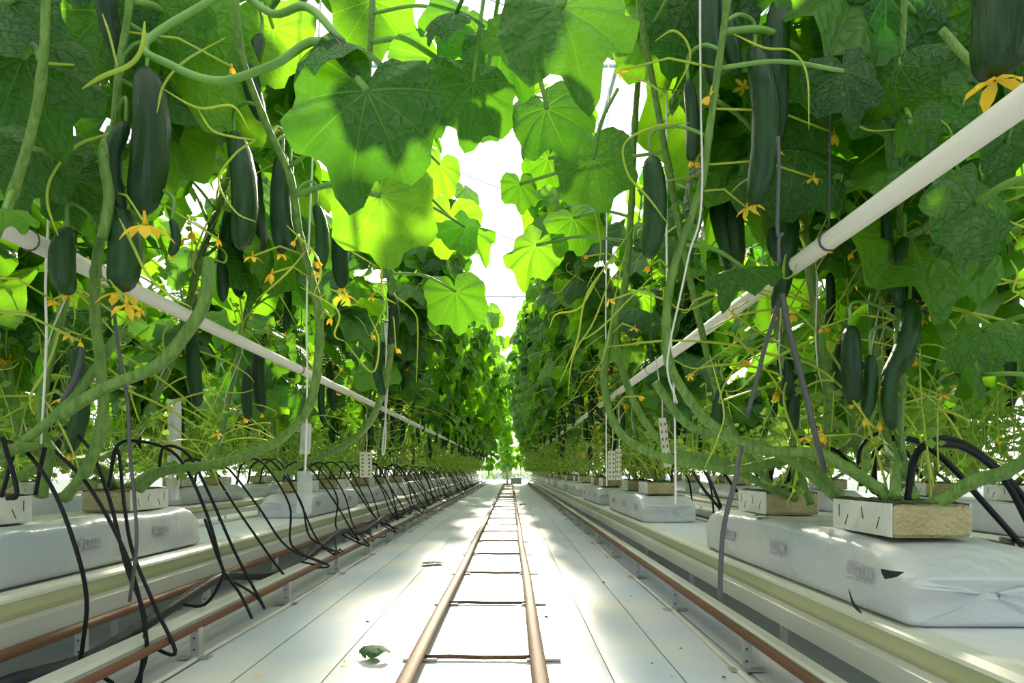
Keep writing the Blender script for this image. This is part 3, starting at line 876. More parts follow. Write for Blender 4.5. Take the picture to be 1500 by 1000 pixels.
hero('cucumber plant whose pale stem runs left from the nearest right cube and climbs', [(1318, 748, 2.55), (1285, 715, 2.6), (1240, 685, 2.6), (1200, 664, 2.65), (1150, 662, 2.7), (1095, 655, 2.7), (1050, 628, 2.7), (1010, 585, 2.65), (980, 530, 2.6), (976, 470, 2.55), (985, 400, 2.5), (1005, 340, 2.45), (1028, 270, 2.4), (1038, 200, 2.35), (1052, 100, 2.3), (1065, 0, 2.2), (1075, -150, 2.1)], .022,
     leaves=[(1085, 400, 105, 2.6, -30, -20, 55, 5, None, 1), (1180, 95, 150, 2.5, 10, 10, 5, 3, None), (1240, 120, 120, 2.2, 8, -10, 10, 1, None, 1), (1130, 250, 120, 2.9, 0, 10, 0, 0, None), (960, 60, 130, 2.8, 20, 0, -10, 5, None), (1000, 30, 140, 2.7, -20, -20, 0, 0, None)],
     cukes=[(1105, 72, 1106, 300, 38, 0, 14), (1142, 0, 1134, 220, 38, 4, 14), (1054, -80, 1048, 130, 30, 1, 12), (954, 230, 950, 378, 34, 2, 0), (1008, 118, 1012, 236, 20, 3, 10), (1060, -60, 1082, 110, 26, 1, 0)],
     tends=[(.006, (985, 140, 2.4), (1010, 90, 2.4), (1005, 60, 2.4), (985, 45, 2.4), (960, 60, 2.4)), (.005, (975, 140, 2.4), (950, 122, 2.4), (930, 115, 2.4), (905, 105, 2.4)), (.006, (1010, 180, 2.4), (960, 185, 2.4), (915, 210, 2.4), (920, 255, 2.4), (950, 290, 2.4), (980, 330, 2.4)), (.005, (1040, 520, 2.55), (1060, 600, 2.55), (1052, 640, 2.5), (1030, 690, 2.5)), (.005, (1075, 50, 2.2), (1120, 70, 2.2), (1160, 75, 2.2), (1182, 110, 2.2), (1185, 190, 2.2))],
     flowers=[(910, 103, 16, 2.4, 0), (1040, 140, 20, 2.3, 1), (1192, 260, 18, 2.5, 0), (1222, 195, 22, 2.5, 1), (1095, 305, 22, 2.5, 0), (1018, 240, 12, 2.4, 1), (950, 390, 14, 2.6, 1), (892, 440, 12, 2.6, 0)])
hero('cucumber plant with a stem sloping left from the second right cube past the strings', [(1228, 728, 3.2), (1195, 690, 3.1), (1160, 672, 3.1), (1080, 688, 3.05), (1030, 680, 3.05), (980, 672, 3.1), (930, 652, 3.2), (900, 620, 3.3), (885, 560, 3.35), (892, 500, 3.4), (915, 420, 3.4), (925, 300, 3.3), (930, 180, 3.2), (940, 50, 3.0), (950, -120, 3.0)], .024,
     leaves=[(872, 250, 120, 2.8, 10, -15, 0, 3, ((905, 130, 2.8), (880, 180, 2.8)), 1), (800, 240, 70, 3.2, -20, 10, 10, 0, None), (778, 370, 95, 3.4, -25, -20, 20, 5, None), (845, 330, 90, 3.4, 20, 0, 15, 2, None)],
     tends=[(.007, (905, 370, 2.9), (860, 430, 2.9), (845, 500, 2.9), (820, 560, 2.9)), (.006, (930, 330, 3), (880, 400, 3), (850, 450, 3), (815, 460, 3), (805, 480, 3)), (.006, (965, 395, 2.9), (920, 440, 2.9), (880, 480, 2.9), (850, 500, 2.9)), (.006, (870, 300, 3.1), (880, 370, 3.1), (860, 420, 3.1)), (.006, (900, 390, 3), (870, 470, 3), (840, 520, 3), (832, 580, 3)), (.005, (920, 350, 3.1), (900, 440, 3.1), (885, 520, 3.1), (860, 560, 3.1))],
     flowers=[(936, 580, 12, 3.2, 1), (930, 480, 12, 3.2, 0), (860, 375, 9, 3.2, 1)],
     extra=[(.02, (1140, 720, 3.4), (1100, 700, 3.3), (1060, 676, 3.25), (990, 660, 3.3), (940, 610, 3.4), (905, 520, 3.5), (900, 440, 3.5)), (.020, (1225, 730, 2.9), (1180, 690, 2.9), (1130, 660, 2.9), (1060, 640, 2.9), (1005, 620, 2.9), (960, 560, 2.85))])
hero('cucumber plant right of the grey hanging rod with long fruit below the white pipe', [(1350, 752, 2.7), (1330, 700, 2.75), (1318, 640, 2.8), (1322, 560, 2.8), (1315, 480, 2.75), (1322, 400, 2.7), (1316, 330, 2.65), (1325, 240, 2.55), (1320, 140, 2.4), (1325, 0, 2.3), (1330, -150, 2.2)], .019,
     leaves=[(1310, 115, 130, 2.3, -15, -60, 15, 6, None, 1), (1335, 190, 80, 2.2, 10, -65, 15, 1, None, 1), (1300, 25, 210, 2.4, 15, 0, -15, 5, None, 1), (1335, 472, 165, 3.05, 60, 10, 0, 3, None), (1340, 375, 160, 3.0, 60, 0, 10, 0, None), (1250, 300, 130, 3.2, 20, 0, 0, 5, None, 1), (1400, 130, 130, 2.9, 30, 0, 0, 3, None)],
     cukes=[(1297, 305, 1296, 395, 16, 3, 12), (1325, 348, 1318, 452, 20, 1, 0), (1333, 440, 1296, 562, 30, 0, 14), (1247, 478, 1250, 592, 28, 4, 12), (1312, 520, 1308, 630, 22, 1, 0), (1275, 520, 1268, 612, 20, 3, 14)],
     tends=[(.005, (1320, 345, 2.6), (1370, 320, 2.6), (1400, 280, 2.55), (1405, 245, 2.5)), (.005, (1230, 490, 2.7), (1300, 505, 2.7), (1350, 520, 2.7), (1385, 530, 2.7)), (.006, (1220, 110, 2.4), (1235, 160, 2.4), (1270, 190, 2.4), (1330, 188, 2.4))],
     flowers=[(1248, 370, 14, 2.7, 1), (1292, 408, 14, 2.7, 0), (1365, 335, 12, 2.6, 1), (1203, 480, 10, 2.7, 1), (1263, 545, 10, 2.7, 1), (1295, 575, 16, 2.6, 0), (1380, 580, 14, 2.6, 0), (1290, 620, 14, 2.6, 1), (1180, 640, 14, 2.6, 0)],
     extra=[(.018, (1420, 255, 2.5), (1400, 290, 2.5), (1350, 335, 2.6), (1318, 350, 2.65))])
hero('slender cucumber plant beside the grey rod on the right with paired small fruit', [(1188, 738, 3.4), (1170, 690, 3.4), (1150, 620, 3.4), (1165, 540, 3.4), (1140, 450, 3.3), (1150, 380, 3.2), (1185, 280, 3.0), (1205, 180, 2.9), (1200, 60, 2.8), (1205, -100, 2.7)], .017,
     leaves=[(1120, 430, 110, 3.4, 0, -50, 20, 1, None, 1), (1190, 470, 90, 3.6, 10, 10, 20, 0, None), (1170, 330, 110, 3.5, -30, 10, 10, 3, None)],
     cukes=[(1148, 515, 1147, 596, 18, 0, 0), (1164, 545, 1162, 632, 18, 4, 0), (1215, 400, 1213, 478, 14, 3, 10), (1232, 500, 1236, 585, 16, 1, 0), (1060, 560, 1056, 630, 16, 1, 8)],
     flowers=[(1147, 480, 12, 3.2, 0), (1150, 565, 10, 3.2, 1), (1072, 455, 12, 3.2, 1), (1010, 550, 10, 3.2, 0)])
# left row
hero('cucumber plant at far left with a broad drooping leaf and thick trailing stem', [(60, 725, 2.9), (70, 660, 2.8), (30, 655, 2.6), (-20, 665, 2.4), (-60, 600, 2.3), (-40, 430, 2.2), (20, 280, 2.1), (60, 120, 2.0), (70, -100, 1.9)], .022,
     leaves=[(45, 110, 190, 2.1, 20, 25, 10, 5, None, 1), (40, 230, 150, 2.3, -15, 10, 20, 0, None, 1), (110, 280, 120, 2.5, 10, 20, 5, 1, None, 1), (10, 20, 160, 2.0, 10, 0, 20, 3, None, 1), (15, 310, 70, 1.9, 50, 20, 60, 2, None), (150, 40, 150, 2.6, -20, 0, -10, 3, None)],
     tends=[(.007, (160, 195, 2.3), (110, 215, 2.3), (75, 260, 2.3), (70, 300, 2.3), (85, 345, 2.3))],
     flowers=[(145, 130, 22, 2.4, 1), (78, 440, 14, 2.4, 1), (100, 490, 16, 2.4, 0), (118, 500, 12, 2.4, 1)],
     extra=[(.02, (-20, 690, 2.6), (30, 650, 2.65), (90, 600, 2.7), (140, 540, 2.75), (180, 480, 2.8))])
hero('cucumber plant at left with two large dark cucumbers over the white pipe', [(95, 728, 2.9), (125, 690, 2.8), (150, 620, 2.75), (148, 540, 2.7), (140, 470, 2.65), (140, 400, 2.6), (150, 330, 2.55), (165, 260, 2.5), (168, 190, 2.5), (175, 100, 2.45), (190, 0, 2.4), (200, -150, 2.3)], .022,
     leaves=[(285, 95, 190, 2.8, 15, 0, -5, 3, None), (250, 210, 130, 3.0, -10, 10, 10, 0, None), (125, 270, 100, 2.6, 10, 30, 10, 1, None, 1), (230, 30, 140, 2.6, -30, 0, 0, 5, None), (330, 170, 120, 3.1, 0, 0, 0, 0, None)],
     cukes=[(215, 102, 206, 314, 50, 2, 0), (172, 303, 176, 428, 44, 2, 30), (176, -110, 172, 80, 28, 1, 0), (100, 335, 98, 432, 34, 4, 14), (252, 322, 250, 374, 14, 3, 10), (185, 180, 180, 310, 26, 1, 0)],
     tends=[(.010, (212, 32, 2.1), (208, 70, 2.1), (190, 95, 2.1), (150, 112, 2.1), (120, 130, 2.1)), (.006, (150, 20, 2.2), (160, 50, 2.2), (170, 90, 2.2), (172, 98, 2.2)), (.007, (175, 320, 2.2), (195, 360, 2.2), (215, 400, 2.2), (245, 430, 2.2), (280, 450, 2.2)), (.006, (230, 165, 2.3), (240, 125, 2.3), (270, 90, 2.3), (330, 55, 2.3)), (.006, (235, 128, 2.3), (290, 158, 2.3), (340, 155, 2.3), (365, 190, 2.3)), (.006, (290, 160, 2.3), (310, 190, 2.3), (340, 200, 2.3), (375, 205, 2.3))],
     flowers=[(213, 328, 46, 2.2, 0), (186, 446, 34, 2.2, 2), (205, 455, 14, 2.2, 1), (340, 98, 14, 2.4, 1), (320, 350, 14, 2.5, 1), (75, 440, 14, 2.5, 1)],
     extra=[(.020, (165, 190, 2.5), (152, 230, 2.4), (160, 290, 2.4), (150, 350, 2.4)), (.024, (85, 610, 2.6), (150, 570, 2.6), (230, 535, 2.6), (275, 485, 2.6), (300, 440, 2.6), (305, 380, 2.65))])
hero('cucumber plant at left whose great leaf hangs over the aisle on an arching stalk', [(205, 715, 3.7), (240, 690, 3.6), (300, 682, 3.4), (360, 668, 3.3), (415, 640, 3.2), (455, 590, 3.1), (468, 500, 3.0), (462, 430, 2.95), (440, 350, 2.9), (425, 260, 2.8), (385, 170, 2.7), (350, 60, 2.5), (345, -100, 2.4)], .024,
     leaves=[(530, 165, 235, 1.9, -12, 10, 5, 5, ((345, -20, 2.3), (215, 60, 2.2), (250, 95, 2.1), (320, 118, 2.05), (400, 95, 2.0), (470, 60, 1.95)), 1),
             (480, 60, 150, 1.95, -70, 10, 60, 2, ((345, -20, 2.3), (400, 20, 2.2), (450, 10, 2.05)), 1),
             (595, 165, 120, 2.3, 20, 10, 15, 0, None, 1), (560, 310, 160, 2.8, 5, 5, 0, 3, None), (400, 60, 130, 3, 0, 0, 0, 3, None)],
     cukes=[(383, 52, 384, 178, 24, 1, 0), (343, 195, 352, 366, 36, 0, 0), (414, 225, 413, 372, 26, 4, 12), (463, 300, 465, 398, 20, 3, 10), (425, 240, 430, 370, 20, 1, 0)],
     tends=[(.006, (375, 205, 2.4), (345, 225, 2.4), (320, 265, 2.4), (345, 310, 2.4), (375, 325, 2.4)), (.007, (420, 330, 2.6), (460, 370, 2.6), (470, 400, 2.6), (460, 430, 2.6)), (.006, (375, 440, 2.6), (420, 400, 2.6), (450, 365, 2.6)), (.006, (440, 420, 2.7), (495, 455, 2.7), (490, 490, 2.7), (505, 500, 2.7))],
     flowers=[(398, 400, 20, 2.6, 1), (370, 375, 18, 2.6, 0), (463, 385, 16, 2.6, 1), (432, 352, 12, 2.6, 1), (485, 465, 14, 2.7, 1), (505, 432, 24, 2.7, 0)])
hero('cucumber plant at left with one slim hanging cucumber below the great leaf', [(395, 702, 6.0), (440, 680, 5.2), (500, 655, 4.6), (540, 620, 4.2), (565, 560, 4.0), (575, 480, 3.8), (570, 400, 3.6), (560, 300, 3.4), (540, 160, 3.2), (545, 20, 3.0), (550, -120, 3)], .022,
     leaves=[(650, 110, 150, 2.9, 15, 10, 0, 3, None), (675, 30, 120, 2.8, -30, 20, 20, 2, None, 1), (670, 440, 95, 4.2, 10, 10, 10, 0, None, 1), (690, 340, 90, 4.0, 40, 20, 30, 5, None), (655, 330, 100, 4.1, -10, 0, 10, 3, None), (640, 250, 80, 3.9, -20, 20, 10, 1, None), (545, 20, 130, 3.3, 0, 0, 0, 3, None)],
     cukes=[(502, 300, 501, 422, 24, 4, 12), (571, 425, 572, 505, 16, 3, 0), (560, 500, 562, 580, 14, 1, 0)],
     tends=[(.008, (495, 335, 3.0), (540, 360, 3.0), (558, 390, 3.0), (560, 430, 3.0), (580, 445, 3.0)), (.008, (510, 365, 3.1), (555, 392, 3.1)), (.007, (575, 430, 3.4), (605, 455, 3.4), (612, 480, 3.4), (610, 560, 3.4)), (.007, (505, 500, 3.1), (545, 545, 3.1), (555, 500, 3.1), (540, 460, 3.1))],
     flowers=[(580, 510, 12, 3.4, 1), (545, 435, 10, 3.4, 0), (545, 490, 12, 3.4, 1)])
hero('cucumber plant arching over the aisle with dark leaves in front of the sun', [(1165, 730, 3.6), (1120, 700, 3.5), (1060, 600, 3.4), (1020, 450, 3.2), (980, 250, 2.9), (945, 60, 2.6), (920, -80, 2.3), (850, -160, 2.1), (760, -180, 2.0)], .018,
     leaves=[(830, 30, 210, 1.9, 18, -10, 20, 5, ((860, -120, 2.0),), 1), (806, 172, 130, 2.1, 22, -20, 15, 1, ((860, -120, 2.0), (790, 60, 2.15)), 1), (694, 140, 142, 2.5, 0, 20, 10, 0, ((760, -180, 2.0), (715, -40, 2.4)), 1), (745, 78, 125, 2.7, 30, 0, 5, 5, ((760, -180, 2.0),), 1), (760, 60, 110, 2.4, -20, 10, 20, 3, None), (762, 278, 62, 3.2, 0, 10, 10, 1, None, 1), (655, 20, 100, 2.4, -60, 0, 50, 2, ((760, -180, 2.0),), 1), (710, 180, 70, 2.7, 5, 20, 0, 6, ((760, -180, 2.0), (720, 60, 2.6)), 1)])

# ---- the rest of the two near rows
def row_plants(cubes, inward, word, y_detail2, y_detail1, reach):
    idx = {'in': 0, 'out': 0}
    n = 0
    for ci, (cx, cy, bi) in enumerate(cubes):
        kinds = ('in', 'out', 'in') if ci % 2 else ('in', 'out', 'out')
        for k, kd in enumerate(kinds):
            rr = random.Random(hash((word, ci, k)) & 0xffff if False else (ci * 7 + k * 131 + (0 if inward > 0 else 5003)))
            root = (cx + rr.uniform(-.06, .06), cy + rr.uniform(-.12, .12), .384 + BH + CH + .01)
            det = 2 if cy < y_detail2 else (1 if cy < y_detail1 else 0)
            lean = 'leaning over the aisle' if kd == 'in' else 'leaning outward'
            if det:
                lab = 'cucumber vine %s, %s of the %s cube, %s' % (lean, ('first stem', 'middle stem', 'last stem')[k], nth(ci), word)
                rch = reach
                if cy < 2.9 and kd == 'in': continue
                plant(root, inward, kd, lab, 'cucumber plants along the %s' % word, rr, det, reach=rch, top=rr.uniform(4.3, 5.2), nleaf=27 if det > 1 else 30,
                      ntend=28 if det > 1 else 22, ncuke=5, nflower=9)
            else:
                proto = FAR[('L' if inward > 0 else 'R') + kd][n % 3]
                copy_plant(proto, root, rr.uniform(-.15, .15), rr.uniform(.92, 1.1), 'distant cucumber vine far down the %s' % word, 'distant cucumber plants down the %s' % word)
            n += 1

# ---- joined far plants (leaves too small to pick apart)
FAR = {}
def far_proto(seed, inward, kind, reach, nleaf=34):
    rr = random.Random(seed)
    pts = vine_pts(rr, (0, 0, 0), inward, kind, reach, 4.1)
    path = smooth_path(pts, 3)
    vb = MB().tube(path, .022, 4); tb = MB(); cb = MB(); fb = MB(); lv = []; lf = []; fl = MB()
    up = [p for p in path if p.z > .35]; sgn = inward if kind == 'in' else -inward
    cand = [p for p in up if p.z > (1.0 if kind == 'in' else .6)]
    for k in range(nleaf):
        b0 = rr.choice(cand); az = rr.gauss(0 if sgn > 0 else math.pi, 1.3); o2 = Vector((math.cos(az), math.sin(az), 0))
        end = b0 + o2 * rr.uniform(.15, .45) + Vector((0, 0, rr.uniform(.0, .3)))
        m_ = frame(o2 * rr.uniform(.3, .8) + Vector((rr.uniform(-.3, .3), rr.uniform(-.3, .3), -rr.uniform(.3, 1))), o2 * .8 + Vector((0, 0, rr.uniform(.1, .9))), end, rr.uniform(.45, .65))
        vs, fs = LEAF_LOW[rr.randrange(3)]
        mm = np.array(m_); w = vs @ mm[:3, :3].T + mm[:3, 3]
        o = len(lv); lv.extend(map(tuple, w)); lf.extend([tuple(i + o for i in f) for f in fs])
        vb.tube([b0, end], .009, 3, caps=False)
    low = [p for p in up if p.z < 2.2]
    for k in range(26): tb.tube(tendril_pts(rr, rr.choice(low), Vector((sgn * rr.uniform(-.4, 1), rr.uniform(-1, 1), rr.uniform(-.6, .6))), rr.uniform(.3, .8), 7), .008, 3, caps=False)
    for k in range(4):
        b0 = rr.choice([p for p in up if .8 < p.z < 2.2]); x = b0 + Vector((sgn * .1, rr.uniform(-.1, .1), -.08))
        cb.tube([x, x + Vector((0, 0, -.06)), x + Vector((0, 0, -.45)), x + Vector((0, 0, -.55))], [.02, .04, .045, .015], 6)
    for k in range(10):
        c = rr.choice(low) + Vector((sgn * rr.uniform(0, .3), rr.uniform(-.2, .2), 0)); s = rr.uniform(.025, .045)
        fl.add([c + Vector((s, 0, 0)), c + Vector((0, s, .3 * s)), c - Vector((s, 0, 0)), c - Vector((0, s, 0)), c - Vector((0, 0, s))], [(0, 1, 4), (1, 2, 4), (2, 3, 4), (3, 0, 4)])
    fo = MB(); fo.v = lv; fo.f = lf
    sl = MB()
    for k in range(34):
        tp = tendril_pts(rr, Vector((sgn * rr.uniform(-.2, .5), rr.uniform(-.9, .9), rr.uniform(-.05, .5))), (rr.uniform(-.5, .5), rr.uniform(-.5, .5), 1), rr.uniform(.2, .7), 5, False)
        tb.tube(tp, .005, 3, caps=False)
        for p in tp[1:]: sl.add(*shoot_geo(rr, p, rr.uniform(.05, .10)))
    return [('vine', vb.mesh('vine', 'vine')), ('foliage', fo.mesh('foliage', 'leaf_far')), ('tendril', tb.mesh('tendril', 'tendril')), ('cucumber', cb.mesh('cucumber', 'cucumber')), ('flower', fl.mesh('flower', 'flower')), ('small_foliage', sl.mesh('small_foliage', 'shoot_leaf'))]
def copy_plant(proto, root, rz, sc_, label, group):
    t = thing('cucumber_plant', label, 'plant', tuple(root), group); t.rotation_euler = (0, 0, rz); t.scale = (sc_ * (1.18 if root[1] > 22 and abs(root[0]) < 3 and 'far down' in label else 1), sc_, sc_)
    for nm, me in proto:
        o = link(nm, me, t)
        if nm in ('foliage', 'small_foliage', 'tendril', 'flower', 'cucumber'): o['kind'] = 'stuff'
for key, inw, kd, rc_ in (('Rin', -1, 'in', .85), ('Rout', -1, 'out', .85), ('Lin', 1, 'in', 1.45), ('Lout', 1, 'out', 1.2)):
    FAR[key] = [far_proto(100 + i * 17 + len(key) + (7 if inw > 0 else 0), inw, kd, rc_) for i in range(3)]

row_plants(rc, -1, 'right row', 8.5, 17, .85)
row_plants(lc, 1, 'left row', 8.5, 17, 1.40)
# rows behind: whole plants, joined leaves
for side, cubes, word in ((-1, nb_r, 'second right row'), (1, nb_l, 'second left row')):
    for ci, (cx, cy, bi) in enumerate(cubes):
        for k in range(3):
            rr = random.Random(900 + ci * 13 + k + (side > 0) * 77)
            copy_plant(FAR[('R' if side < 0 else 'L') + ('in' if k < 2 else 'out')][(ci + k) % 3], (cx + rr.uniform(-.1, .1), cy + rr.uniform(-.3, .3), .78), rr.uniform(-.3, .3) + (math.pi if k == 1 else 0), rr.uniform(.8, 1.1),
                       'cucumber vine in the %s, by its %s cube, %s stem' % (word, nth(ci), ('first', 'middle', 'last')[k]), 'cucumber plants of the %s' % word)
for i, (x, y) in enumerate([(-1.7 + .55 * k, 45.5 + (k % 2) * .8) for k in range(7)]):
    copy_plant(FAR['Rout'][i % 3], (x, y, .2), i * 1.1, 1.2, 'cucumber vine closing the far end of the aisle', 'cucumber plants across the far end of the aisle')
# row ends beside and behind the camera, added to block front light
for i, y in enumerate((1.3, .3, -.9, -2.1)):
    for side, x in ((-1, RX), (1, LX)):
        if y > 1: continue
        for k in range(2):
            rr = random.Random(i * 5 + k + side)
            kd = 'out' if (y > -.5 or k) else 'in'
            copy_plant(FAR[('R' if side < 0 else 'L') + kd][(i + k) % 3], (x + (.1 if side < 0 else -.1) * 1, y + k * .4, .78), 0, 1.05,
                       'light-blocking cucumber vine added beside and behind the viewpoint in the %s' % ('right row' if side < 0 else 'left row'), 'light-blocking cucumber plants added beside the viewpoint')
# a mass of more rows at the sides
def mass(x0s, label):
    allv = []; allf = []
    for x in x0s:
        for j, y in enumerate(np.arange(2, 34, 1.15)):
            rr = random.Random(int(x * 10) + j)
            me = FAR['Rin' if j % 2 else 'Lout'][j % 3][1][1]
            n = len(me.vertices); c = np.empty(n * 3); me.vertices.foreach_get('co', c); c = c.reshape(-1, 3)
            a = rr.uniform(0, 6.28); c2 = c.copy(); c2[:, 0] = c[:, 0] * math.cos(a) - c[:, 1] * math.sin(a); c2[:, 1] = c[:, 0] * math.sin(a) + c[:, 1] * math.cos(a)
            c2[:, 2] *= 1.1; c2 += (x, y, .3)
            o = len(allv); allv.extend(map(tuple, c2)); allf.extend([tuple(i + o for i in p.vertices) for p in me.polygons])
    mb = MB(); mb.v = allv; mb.f = allf
    return tag(obj('crop_mass', mb, 'leaf_far'), label, 'crop', kind='stuff')
mass((6.7, 9.3), 'dense green crop rows beyond the second row on the right')
mass((-7.4, -10.0), 'dense green crop rows beyond the second row on the left')

# ------------------------------------------------------------------ irrigation hose with drip tubes (left), drip tubes (right)
hp = [(-60, 1035, 2.45), (8, 1000, 2.58), (60, 985, 2.62), (114, 970, 2.68), (160, 947, 2.8), (210, 916, 3.05), (262, 882, 3.4), (300, 858, 3.75), (330, 844, 4.1), (382, 843, 4.5), (420, 835, 4.9), (445, 820, 5.3), (474, 797, 5.9), (500, 778, 6.5), (530, 779, 7.2), (558, 760, 8.0)]
hose = thing('irrigation_hose', 'thick dark irrigation hose snaking beside the left gutter with thin black drip tubes', 'hose', tuple(P(*hp[1])))
hpts = [P(*q) for q in hp] + [Vector((-1.72 + .07 * math.sin(y * 1.7), y, .22 + .03 * math.sin(y * 2.3))) for y in np.arange(9, 42, .7)]
hpath = smooth_path(hpts, 5)
obj('main_hose', MB().tube(hpath, .029, 10), 'hose', hose)
def drip(pts, r=.0085, parent=hose, ends=True):
    obj('drip_tube', MB().tube(smooth_path(pts, 6), r, 7), 'black', parent)
drips = [[(-20, 640, 2.9), (30, 655, 2.7), (75, 712, 2.6), (110, 800, 2.55), (127, 880, 2.6), (118, 968, 2.65)],
         [(78, 658, 3.0), (125, 705, 2.8), (172, 785, 2.75), (200, 860, 2.75), (215, 950, 2.75), (196, 1010, 2.7)],
         [(95, 626, 3.2), (130, 655, 3.0), (160, 730, 2.9), (185, 830, 2.85), (212, 905, 2.85), (205, 1000, 2.75)],
         [(158, 715, 3.3), (172, 655, 3.3), (182, 740, 3.1), (195, 810, 3.0), (228, 890, 2.9), (256, 958, 2.85), (195, 932, 3.0)],
         [(160, 712, 3.5), (170, 655, 3.5), (205, 646, 3.5), (260, 668, 3.5), (300, 745, 3.4), (322, 820, 3.4), (326, 845, 3.4), (300, 885, 3.4), (262, 884, 3.4)],
         [(232, 700, 3.9), (240, 655, 3.9), (275, 665, 3.8), (305, 720, 3.7), (345, 810, 3.7), (386, 888, 3.7), (372, 870, 3.8), (330, 845, 4.1)],
         [(300, 760, 3.8), (325, 830, 3.7), (352, 870, 3.6), (369, 905, 3.5)],
         [(114, 975, 2.7), (140, 985, 2.72), (165, 1000, 2.7)], [(114, 975, 2.7), (95, 1000, 2.6)], [(4, 640, 2.4), (25, 720, 2.4), (10, 730, 2.4)],
         [(66, 655, 2.7), (58, 690, 2.7), (52, 725, 2.7)], [(20, 660, 2.75), (10, 700, 2.75), (2, 728, 2.75)]]
for d in drips: drip([P(*q) for q in d])
# a line of repeating drip arcs further up the left side
rr = random.Random(3)
for i in range(64):
    y = 4.6 + i * .36 * (1 + i * .012)
    if y > 30: break
    x0 = -2.3 + rr.uniform(-.1, .1); z0 = .78
    hx = min(hpath, key=lambda p: abs(p.y - y - .1))
    off = rr.uniform(-.5, .3)
    drip([(x0, y, z0), (x0 + .05, y, z0 + .17), (x0 + .22, y + off * .2, z0 + .16 + rr.uniform(-.03, .05)), (x0 + .45, y + off * .5, .62), (-1.72 + rr.uniform(-.06, .12), y + off * .8, .30), (hx.x + rr.uniform(.0, .25), y + off, .12 + rr.uniform(0, .06)), tuple(hx)], .0085 if y < 10 else .011)
for q in ((200, 933, 3.0), (262, 890, 3.4), (320, 855, 4.0)):
    obj('red_connector', MB().box(P(*q), (.022, .03, .022)), 'red', hose, False)
for i in range(10):
    y = 5.0 + i * .8
    pts = [Vector((-1.6 + .10 * math.sin(k * 1.1 + i), y + k * .11, .20 - .10 * math.sin(math.pi * k / 7))) for k in range(8)]
    drip(pts, .007)
hose_r = thing('irrigation_hose', 'black irrigation hose lying behind the nearest right slab with arching drip tubes', 'hose', tuple(P(1500, 805, 2.9)))
obj('main_hose', MB().tube(smooth_path([(2.05, -1, .41)] + [P(1560, 806, 2.6), P(1480, 800, 2.75), P(1415, 794, 3.0)] + [(2.02, y, .41) for y in (4, 8, 14, 20, 28)], 5), .013, 8), 'hose', hose_r)
rd = [[(1262, 712, 3.0), (1258, 665, 3.0), (1275, 640, 3.0), (1300, 636, 3.0), (1330, 665, 3.0), (1350, 700, 3.0)],
      [(1281, 708, 2.85), (1281, 665, 2.85), (1300, 645, 2.85), (1325, 641, 2.85), (1360, 655, 2.85), (1400, 690, 2.8), (1440, 735, 2.8), (1498, 800, 2.75)],
      [(1328, 738, 2.55), (1338, 680, 2.55), (1352, 655, 2.5), (1375, 651, 2.5), (1410, 655, 2.5), (1450, 680, 2.5), (1480, 715, 2.5), (1506, 765, 2.5)],
      [(1333, 738, 2.6), (1338, 672, 2.6), (1365, 645, 2.6), (1400, 645, 2.6), (1445, 672, 2.55), (1480, 705, 2.55), (1515, 750, 2.5)],
      [(1155, 705, 3.6), (1160, 660, 3.5), (1190, 650, 3.4), (1225, 660, 3.3), (1255, 690, 3.2)], [(1150, 650, 3.5), (1170, 640, 3.5), (1200, 650, 3.5), (1250, 680, 3.3)],
      [(1015, 690, 3.9), (1030, 715, 3.8), (1055, 745, 3.7)], [(1035, 692, 3.9), (1045, 715, 3.8), (1056, 742, 3.7)], [(1110, 680, 3.8), (1108, 712, 3.8)], [(1130, 705, 3.7), (1128, 680, 3.7)],
      [(1058, 690, 3.6), (1080, 720, 3.6)]]
for k, d in enumerate(rd): drip([P(*q) for q in d], .013 if k in (1, 2, 3) else .009, hose_r)
for i in range(26):
    y = 6.3 + i * .75; x0 = 1.55
    drip([(x0, y, .78), (x0 + .02, y, .95), (x0 + .2, y + .05, 1.0), (x0 + .4, y + .15, .8), (2.02, y + .2, .42)], .010, hose_r)

# ------------------------------------------------------------------ hooks, rods, strings, tags, posts
def rod(label, pts, r, material='hook', cat='rod', name='hanging_rod'):
    w = [P(*q) for q in pts]
    if name == 'support_string': w = [w[0] + Vector((.05, .2, 3.2 - w[0].z * .3)), w[0] + Vector((0, .02, .6))] + w
    return tag(obj(name, MB().tube(smooth_path(w, 5), r, 7), material, None, True, origin=w[-1]), label, cat)
rod('dark grey bent rod hooked in front of the nearest right slab', [(1086, 654, 2.70), (1082, 672, 2.45), (1078, 700, 2.36), (1066, 745, 2.35), (1058, 790, 2.35), (1055, 868, 2.35), (1059, 873, 2.35)], .009)
rod('grey wire rod with a coil hanging above the right white pipe', [(1140, 200, 2.2), (1141, 250, 2.2), (1139, 340, 2.2), (1146, 342, 2.2), (1141, 350, 2.2), (1141, 385, 2.2)], .006)
rod('grey wire rod slanting down below the right white pipe', [(1146, 430, 2.5), (1155, 480, 2.5), (1176, 560, 2.5), (1195, 640, 2.5), (1208, 690, 2.6)], .011)
rod('thin grey rod slanting left below the right white pipe', [(1142, 440, 2.6), (1120, 510, 2.6), (1108, 560, 2.6), (1094, 610, 2.6)], .009)
rod('tall grey rod standing between drip tubes at the left slab', [(165, 440, 2.6), (175, 520, 2.6), (187, 590, 2.6), (190, 660, 2.6), (197, 730, 2.6), (200, 800, 2.6), (190, 880, 2.7)], .007)
rod('short grey rod slanting behind stems at the far left', [(122, 510, 2.7), (112, 550, 2.7), (92, 590, 2.7)], .012)
rod('white support string dropping straight into the gap between right slabs', [(978, 430, 2.9), (986, 540, 2.95), (989, 640, 3.0), (990, 738, 3.0)], .005, 'white_paint', 'string', 'support_string')
